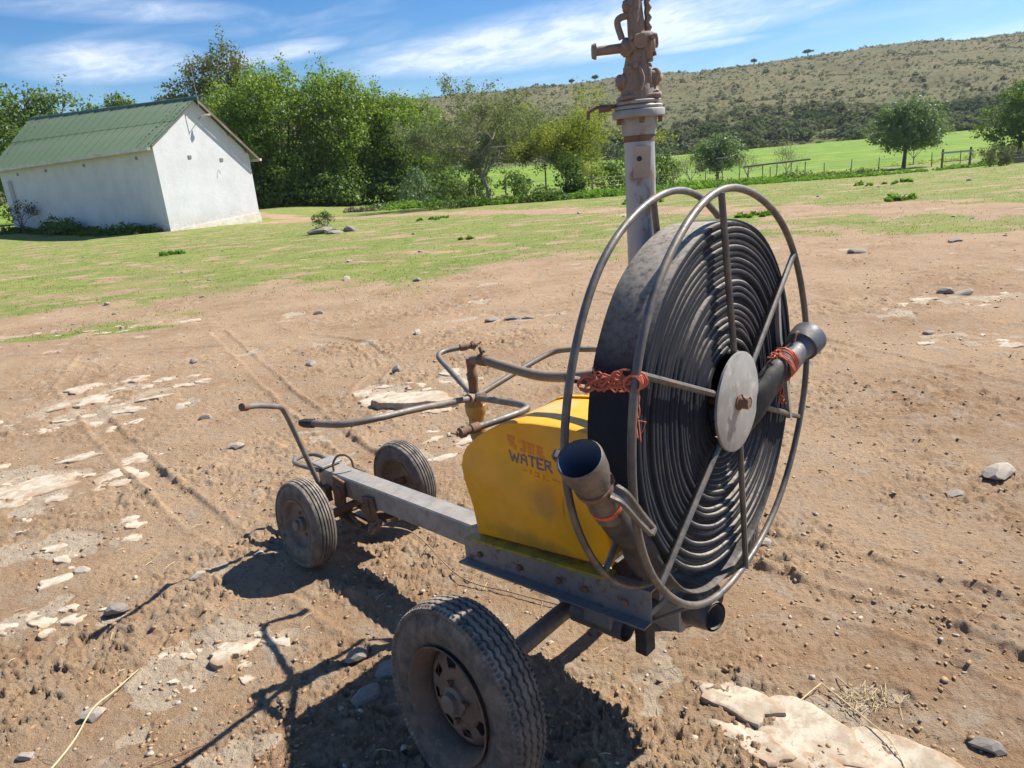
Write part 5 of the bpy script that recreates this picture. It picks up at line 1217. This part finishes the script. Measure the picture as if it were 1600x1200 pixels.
for i in range(30):   # stones thinly strewn over the grass and earth farther out
    y = rg.uniform(6, 24); x = rg.uniform(-.70, .72)*y
    if abs(x+.1) < .5 and y < 8: continue
    s = rg.uniform(.018, .045)*(1+y*.03)
    rock(x, y, s*1.4, s, s*.7, rg.random()*6, i, 'small dark stone lying loose on the open ground, one of many', 'loose stones strewn over the grass and earth', i % 2 == 0, name='loose_stone')
# pebbles and crumbs: stuff
nrg = np.random.default_rng(9)
def scatter_stuff(name, n, rmin, rmax, smin, smax, mat, seed, clumped=False, pw=1.4):
    nrg = np.random.default_rng(seed); rr = rmin*(rmax/rmin)**nrg.random(n); aa = np.radians(nrg.uniform(38, 142, n)); x, y = rr*np.cos(aa), rr*np.sin(aa)
    g, st = masks(x, y); bl = blobs(x, y, CLODS); bs = blobs(x, y, STONY); ro = fbm(x, y, .8, 3, 63)
    if clumped: keep = nrg.random(n) < np.clip(.18+bl*1.2+bs*.8+np.clip(ro, 0, 1)*.8, 0, 1)*(1-g*.8)
    else: keep = nrg.random(n) < (1-.75*g)
    x, y, rr = x[keep], y[keep], rr[keep]; n = len(x); z = ground_z(x, y)
    s = (smin+(smax-smin)*nrg.random(n)**3)*(1+rr*.05)
    import bmesh
    b = bmesh.new(); bmesh.ops.create_icosphere(b, subdivisions=1, radius=1); B = np.array([v.co[:] for v in b.verts]); Fc = np.array([[v.index for v in f.verts] for f in b.faces]); b.free()
    D = B[None]*(1+.30*nrg.normal(size=(n, len(B), 1))); D = D*np.stack([1+.5*nrg.random(n), .7+.4*nrg.random(n), .45+.35*nrg.random(n)], -1)[:, None, :]
    t = nrg.random(n)*6.28; c_, s__ = np.cos(t)[:, None], np.sin(t)[:, None]
    X_ = D[:, :, 0]*c_-D[:, :, 1]*s__; Y_ = D[:, :, 0]*s__+D[:, :, 1]*c_
    V = np.stack([x[:, None]+X_*s[:, None], y[:, None]+Y_*s[:, None], (z+s*.2)[:, None]+D[:, :, 2]*s[:, None]], -1).reshape(-1, 3)
    Fq = (Fc[None]+np.arange(n)[:, None, None]*len(B)).reshape(-1, 3)
    me = np_mesh(name, V, Fq); new_obj(name, me, mat, kind='stuff')
clodm = worn('earth_crumbs', (.38, .25, .145), (.30, .19, .11), (.43, .31, .2), rough=1, scale=6, spot=30, bump=.5, bscale=80, spec=.1)
scatter_stuff('earth_crumbs', 34000, 1.3, 14, .0015, .0085, clodm, 1, True)
scatter_stuff('pebbles', 2600, 1.3, 22, .0015, .008, rockm, 2)
scatter_stuff('pale_chips', 1100, 1.3, 14, .0015, .010, stonem, 3)

# short grass and weeds: stuff
def lawn(name, n, rmin, rmax, size, mat, seed, cond=None):
    nrg = np.random.default_rng(seed); rr = rmin*(rmax/rmin)**(nrg.random(n)); aa = np.radians(nrg.uniform(44, 136, n)); x, y = rr*np.cos(aa), rr*np.sin(aa)
    g, st = masks(x, y); k = nrg.random(n) < g*np.clip(.55+1.5*fbm(x, y, .7, 3, 111), 0, 1)
    x, y, rr = x[k], y[k], rr[k]; z = ground_z(x, y); s = size*(.5+nrg.random(len(x)))*(.8+rr*.02)
    t = nrg.random(len(x))*6.28; w = s*.55; lx, ly = nrg.normal(size=len(x))*.35*s, nrg.normal(size=len(x))*.35*s
    c_, s__ = np.cos(t)*w, np.sin(t)*w
    V = np.stack([np.stack([x-c_*.5, y-s__*.5, z-.005], -1), np.stack([x+c_*.5, y+s__*.5, z-.005], -1), np.stack([x+lx+c_*.25, y+ly+s__*.25, z+s*.75], -1), np.stack([x+lx-c_*.35, y+ly-s__*.35, z+s], -1)], 1).reshape(-1, 3)
    new_obj(name, np_mesh(name, V, np.arange(len(V)).reshape(-1, 4)), mat, kind='stuff')
lawn('grass', 90000, 8, 40, .017, leafmat('lawn_blades', (.20, .25, .055), (.32, .33, .10), .35, .02, 1.5), 5)
lawn('dry_grass', 40000, 8, 32, .016, leafmat('dry_blades', (.36, .30, .15), (.25, .22, .10), .3, .02, 1.5), 6)
def weeds(name, areas, mat, seed, size, kind='stuff'):
    """areas: (x0,y0,x1,y1,half-width,height,count)"""
    nrg = np.random.default_rng(seed); Cs = []; Ns = []; Sz = []
    for (x0, y0, x1, y1, hw, h, n) in areas:
        m = max(3, n//26); t = nrg.random(m); px, py = x0+(x1-x0)*t, y0+(y1-y0)*t; ln = math.hypot(x1-x0, y1-y0); nx, ny = -(y1-y0)/ln, (x1-x0)/ln
        o_ = nrg.normal(size=m)*hw*.6; px, py = px+nx*o_, py+ny*o_; hh = h*(.25+.9*nrg.random(m)**1.6)*np.clip(.8+1.3*fbm(px, py, 2.2, 3, 121), .25, 1.7); pz = base(px, py)
        for q in range(26):
            d = nrg.normal(size=(m, 3)); d /= np.linalg.norm(d, axis=1)[:, None]; d[:, 2] = np.abs(d[:, 2])
            Cs.append(np.stack([px+d[:, 0]*hh*.95, py+d[:, 1]*hh*.95, pz+d[:, 2]*hh], -1)); Ns.append(d)
    C = np.concatenate(Cs); V, Fq = leaf_quads(nrg, C, np.concatenate(Ns), np.full(len(C), size), .5, .55)
    new_obj(name, np_mesh(name, V, Fq), mat, kind=kind)
weeds('bright_weeds', [(-7, 47, -1, 42.5, 1.0, .35, 9000), (-1.5, 38.3, 4.6, 36.3, .9, .38, 15000), (4, 36, 9.6, 37.5, 1.3, .34, 13000), (2, 42, 9, 44, 2.2, .30, 9000), (9, 38, 17, 44, 1.6, .34, 18000), (16, 45, 27, 51, 1.3, .28, 10000), (27, 51, 44, 56, 1.2, .24, 8000), (9.5, 44, 18, 52, 1.6, .28, 8000), (4.4, 25.5, 5.6, 24.8, .35, .16, 600),
    (-9, 50, -2, 49, 1.6, .4, 6000), (-5.9, 23.6, -4.9, 23.3, .3, .14, 700), (5.5, 16.8, 6.6, 16.9, .25, .10, 500), (9.5, 17.6, 10.3, 17.7, .15, .16, 260), (-9.5, 20, -8.8, 20.1, .3, .08, 260), (-1.2, 17, -.6, 17.3, .2, .07, 160), (-3, 26, -1.5, 26.3, .4, .08, 300), (12, 24, 14, 24.5, .5, .10, 300)], lf_weed, 31, .15)
weeds('dark_weeds', [(-27.2, 40.8, -15.9, 33.3, .5, .40, 11000), (-1.0, 37.9, 3.6, 35.7, .5, .42, 5500), (14, 45.5, 24, 50, .5, .3, 2600), (22, 56.5, 31, 58, .7, .5, 4500), (36, 54, 47, 58, .8, .5, 3500), (12, 52, 20, 56, 1.0, .5, 3500), (-8.2, 49.5, -4, 48.6, .8, .5, 3200)], lf_mid, 32, .15)
weeds('yellow_flowers', [(16, 57.0, 33, 63, 1.2, .35, 4200), (36, 66, 50, 72, 2, .35, 2600)], leafmat('yellow_flower', (.50, .47, .04), (.36, .42, .04), .3), 33, .12)
# small scrubs on the open ground
sparse_tree('dark spiky little bush growing beside the rock heap on the grass', -5.55, 23.55, .75, .7, lf_mid, barkm, 71, .15, 700, .07, 4, .5, tr=.02, br0=5, name='small_bush', cat='bush', scatter=.05)
sparse_tree('dead twiggy bush leaning against the shaded long wall of the shed', -25.6, 39.4, 1.9, 1.0, lf_dark, barkm, 72, .4, 500, .12, 4, .5, tr=.04, br0=6, name='dead_bush', cat='bush', scatter=.1)
broad_tree('low dark bush at the foot of the shaded shed wall', -22.6, 37.6, .8, [(0, 0, .45, .9, .7, .45), (.9, -.8, .35, .7, .6, .35)], lf_mid, 1500, .13, .02, .2, clump=.15, per=14, seed=170, name='bush', cat='bush')
weeds('brush_pile', [(-9.6, 47.5, -7.6, 47, .5, .35, 1500)], leafmat('dead_leaves', (.22, .19, .12), (.15, .15, .08), .2), 34, .16)

# fences
postm = worn('old_fence_post', (.20, .17, .14), (.13, .11, .09), (.27, .24, .2), rough=.95, bump=.3)
palep = worn('pale_stake', (.45, .42, .37), (.36, .33, .28), rough=.9, bump=0)
wirem = worn('fence_wire', (.25, .24, .23), (.2, .15, .12), rough=.6, metal=.5, bump=0)
def fence(label, pts, h, pr, wires, dia=.006, jit=.12, pm=None):
    x0, y0 = pts[0][:2]; root = empty('wire_fence', (x0, y0, 0)); tag(root, label, 'fence'); rg = random.Random(int(x0*10)+7); tops = []
    for p in pts:
        x, y = p[:2]; hh = p[2] if len(p) > 2 else h*(1+rg.uniform(-jit, jit)); z = float(base(x, y)); lx = rg.gauss(0, .03)
        MB().tube([(x-x0, y-y0, z-.3), (x-x0+lx, y-y0, z+hh*.5), (x-x0+lx*1.6, y-y0, z+hh)], pr, 6, radii=[pr*1.1, pr, pr*.85]).build('post', pm or postm, root); tops.append((x-x0+lx, y-y0, z))
    for w in range(wires):
        f = (w+1)/(wires)*.86*h; b = MB()
        for a, c_ in zip(tops[:-1], tops[1:]): b.tube([Vector(a)+Vector((0, 0, f)), (Vector(a)+Vector(c_))/2+Vector((0, 0, f-.03)), Vector(c_)+Vector((0, 0, f))], dia, 3)
        b.build('wire', wirem, root)
fence('old wire fence with uneven dark posts under the two thin trees', [(-4.6, 46, 1.1), (-2.0, 45.5, 1.2), (.6, 43.5, 1.3), (2.9, 42, 2.0), (4.2, 42, 1.5), (5.6, 42, 1.5), (7.9, 43.5, 1.3), (10.2, 46, 1.4)], 1.15, .045, 4)
fence('long wire fence of thin posts along the green field', [(10.6, 52), (13, 53), (15.6, 54), (18.4, 55), (21.2, 56), (23.6, 56.8), (26, 57.4), (28.4, 58), (30.8, 58.4), (33.2, 58.8), (35.6, 59.2), (38.2, 59.6), (41, 60), (44, 60.4), (47.5, 61)], 1.05, .035, 5)
for i, x in enumerate((-2.0, -1.35)):
    y = 47.6; z = float(base(x, y)); o_ = MB().tube([(0, 0, -.2), (0, 0, 1.05-.12*i)], .05, 7).build('stake', palep); o_.location = (x, y, z)
    tag(o_, ['pale stake behind the thin grey-green tree, left of a pair', 'pale stake behind the thin grey-green tree, right of a pair'][i], 'stake')
gx_, gy_ = 32.0, 52.0; gzz = float(base(gx_, gy_)); r_ = empty('wooden_frame', (gx_, gy_, gzz)); tag(r_, 'wooden frame of two posts and a top bar with a bush growing in it', 'frame')
for dx in (0, 2.0): MB().box((dx, 0, .62), (.10, .10, 1.6)).build('post', postm, r_, False)
MB().box((1.0, -.06, 1.16), (2.3, .05, .12)).build('top_bar', palep, r_, False); MB().box((1.0, -.06, .55), (2.2, .03, .05)).build('lower_bar', postm, r_, False)
x_, y_ = 20.0, 58.6; z_ = float(base(x_, y_)); r_ = empty('pipe_trough', (x_, y_, z_)); tag(r_, 'long dark pipe carried on short posts across the green field', 'pipe')
MB().tube([(0, 0, 1.08), (5.6, .6, 1.22)], .075, 8).build('pipe', postm, r_)
for k in range(5): MB().tube([(.4+k*1.2, .05+k*.12, -.2), (.4+k*1.2, .05+k*.12, 1.05)], .04, 6).build('leg', postm, r_)
x_, y_ = 15.45, 50; z_ = float(base(x_, y_)); r_ = empty('post_with_board', (x_, y_, z_)); tag(r_, 'thin post carrying a pale horizontal board, just right of the small bushy tree trunk', 'post')
MB().tube([(.15, 0, -.2), (.15, 0, 1.75)], .035, 6).build('post', postm, r_); MB().box((.1, -.05, 1.78), (.75, .1, .07)).build('board', palep, r_, False)
x_, y_ = 36.5, 51; z_ = float(base(x_, y_)); r_ = empty('low_rail', (x_, y_, z_)); tag(r_, 'low dark wall of stacked rails at the right edge of the field', 'rail')
MB().box((3.5, 0, .25), (7, .25, .38)).build('lower_rail', postm, r_, False); MB().box((3.5, .5, .55), (7, .15, .12)).build('upper_rail', postm, r_, False)

# straws, sticks, trailing wire
straw = worn('dry_straw', (.62, .50, .28), (.50, .39, .22), rough=.7, bump=0)
def stick(label, P, r, mat, name='straw', lift=.006):
    Q = curve_pts([(x, y, gz(x, y)+lift+(p[2] if len(p) > 2 else 0)) for p in P for x, y in [p[:2]]], 5)
    c0 = Q[0].copy(); o_ = MB().tube([q-c0 for q in Q], r, 6, radii=[r*(1-.45*i/(len(Q)-1)) for i in range(len(Q))]).build(name, mat); o_.location = c0
    tag(o_, label, 'straw' if name == 'straw' else 'stick'); return o_
stick('long pale straw stretched over a stone in the lower left', [(-1.47, 1.62), (-1.45, 1.78, .004), (-1.44, 1.90, .035), (-1.425, 2.0, .02), (-1.40, 2.11)], .0032, straw)
stick('long curved straw on the rock shelf in the lower right', [(.865, 1.765, .01), (.895, 1.70, .008), (.925, 1.61, .012), (.95, 1.53, .01), (.945, 1.44)], .0026, straw)
stick('straight pale straw left of the long curved one in the lower right', [(.74, 1.685), (.80, 1.72, .006), (.865, 1.765, .012)], .0026, straw)
stick('short crossing straw standing up in the lower right tuft', [(.93, 1.80), (.935, 1.755, .012), (.96, 1.71)], .0022, straw)
stick('thin reddish twig at the bottom edge left', [(-1.19, 1.66), (-1.1, 1.70, .004), (-1.02, 1.75)], .0022, worn('red_twig', (.36, .2, .12), (.3, .18, .11), bump=0), 'twig')
rg = random.Random(8); b = MB()
for k in range(70):
    x, y = .97+rg.gauss(0, .045), 1.70+rg.gauss(0, .022); a = rg.random()*6.28; l = rg.uniform(.02, .07); z = gz(x, y)+.004
    b.tube([(x, y, z), (x+cos(a)*l*.5, y+sin(a)*l*.5, z+rg.uniform(.002, .016)), (x+cos(a)*l, y+sin(a)*l, z+rg.uniform(0, .008))], .0011, 4)
o_ = b.build('straw_litter', straw); o_['kind'] = 'stuff'
b = MB()
for k in range(420):
    r = 1.5*(9/1.5)**rg.random(); a = radians(rg.uniform(45, 135)); x, y = r*cos(a), r*sin(a); a = rg.random()*6.28; l = rg.uniform(.015, .05)*(1+r*.08); z = gz(x, y)+.003
    b.tube([(x, y, z), (x+cos(a)*l*.5, y+sin(a)*l*.5, z+rg.uniform(.001, .008)), (x+cos(a)*l, y+sin(a)*l, z+.002)], .0009*(1+r*.12), 3)
o_ = b.build('straw_bits', straw); o_['kind'] = 'stuff'
wx0 = cart(.20, -.075, .17); wpts = [(-.73, 3.2), (-.66, 3.06), (-.5, 2.85), (-.28, 2.53), (-.07, 2.39), (.12, 2.27)]
W3 = [Vector(wx0)]+[Vector((x, y, gz(x, y)+.006+.05*exp(-i*1.1))) for i, (x, y) in enumerate(wpts[2:])]
c0 = W3[0].copy(); o_ = MB().tube([q-c0 for q in curve_pts(W3, 6)], .0026, 6).build('cord', worn('old_cord', (.30, .22, .15), (.22, .15, .1), bump=0)); o_.location = c0
tag(o_, 'thin brown cord trailing from the front bracket of the cart over the earth', 'cord')
k0 = Vector(wx0); b = MB()
for i in range(14): b.tube(curve_pts([k0+Vector((rg.gauss(0, .012), rg.gauss(0, .012), rg.gauss(0, .008))) for _ in range(4)], 3), .0028, 4)
b.build('knot', bpy.data.materials['old_cord'], None); kn = bpy.data.objects['knot']; kn.parent = o_; kn.matrix_parent_inverse = Matrix.Translation(-c0)
# ------------------------------------------------------------------ thin air haze: one closed box round everything
hm, T, o = mat_new('haze_air'); pv_ = N(T, 'ShaderNodeVolumePrincipled'); pv_.inputs['Color'].default_value = (.80, .88, 1, 1); pv_.inputs['Density'].default_value = .00015; pv_.inputs['Anisotropy'].default_value = .3
L(T, pv_.outputs[0], o.inputs['Volume'])
hb_ = MB().box((0, 500, 32), (5400, 6500, 90)).build('haze', hm, smooth=False); hb_['kind'] = 'stuff'
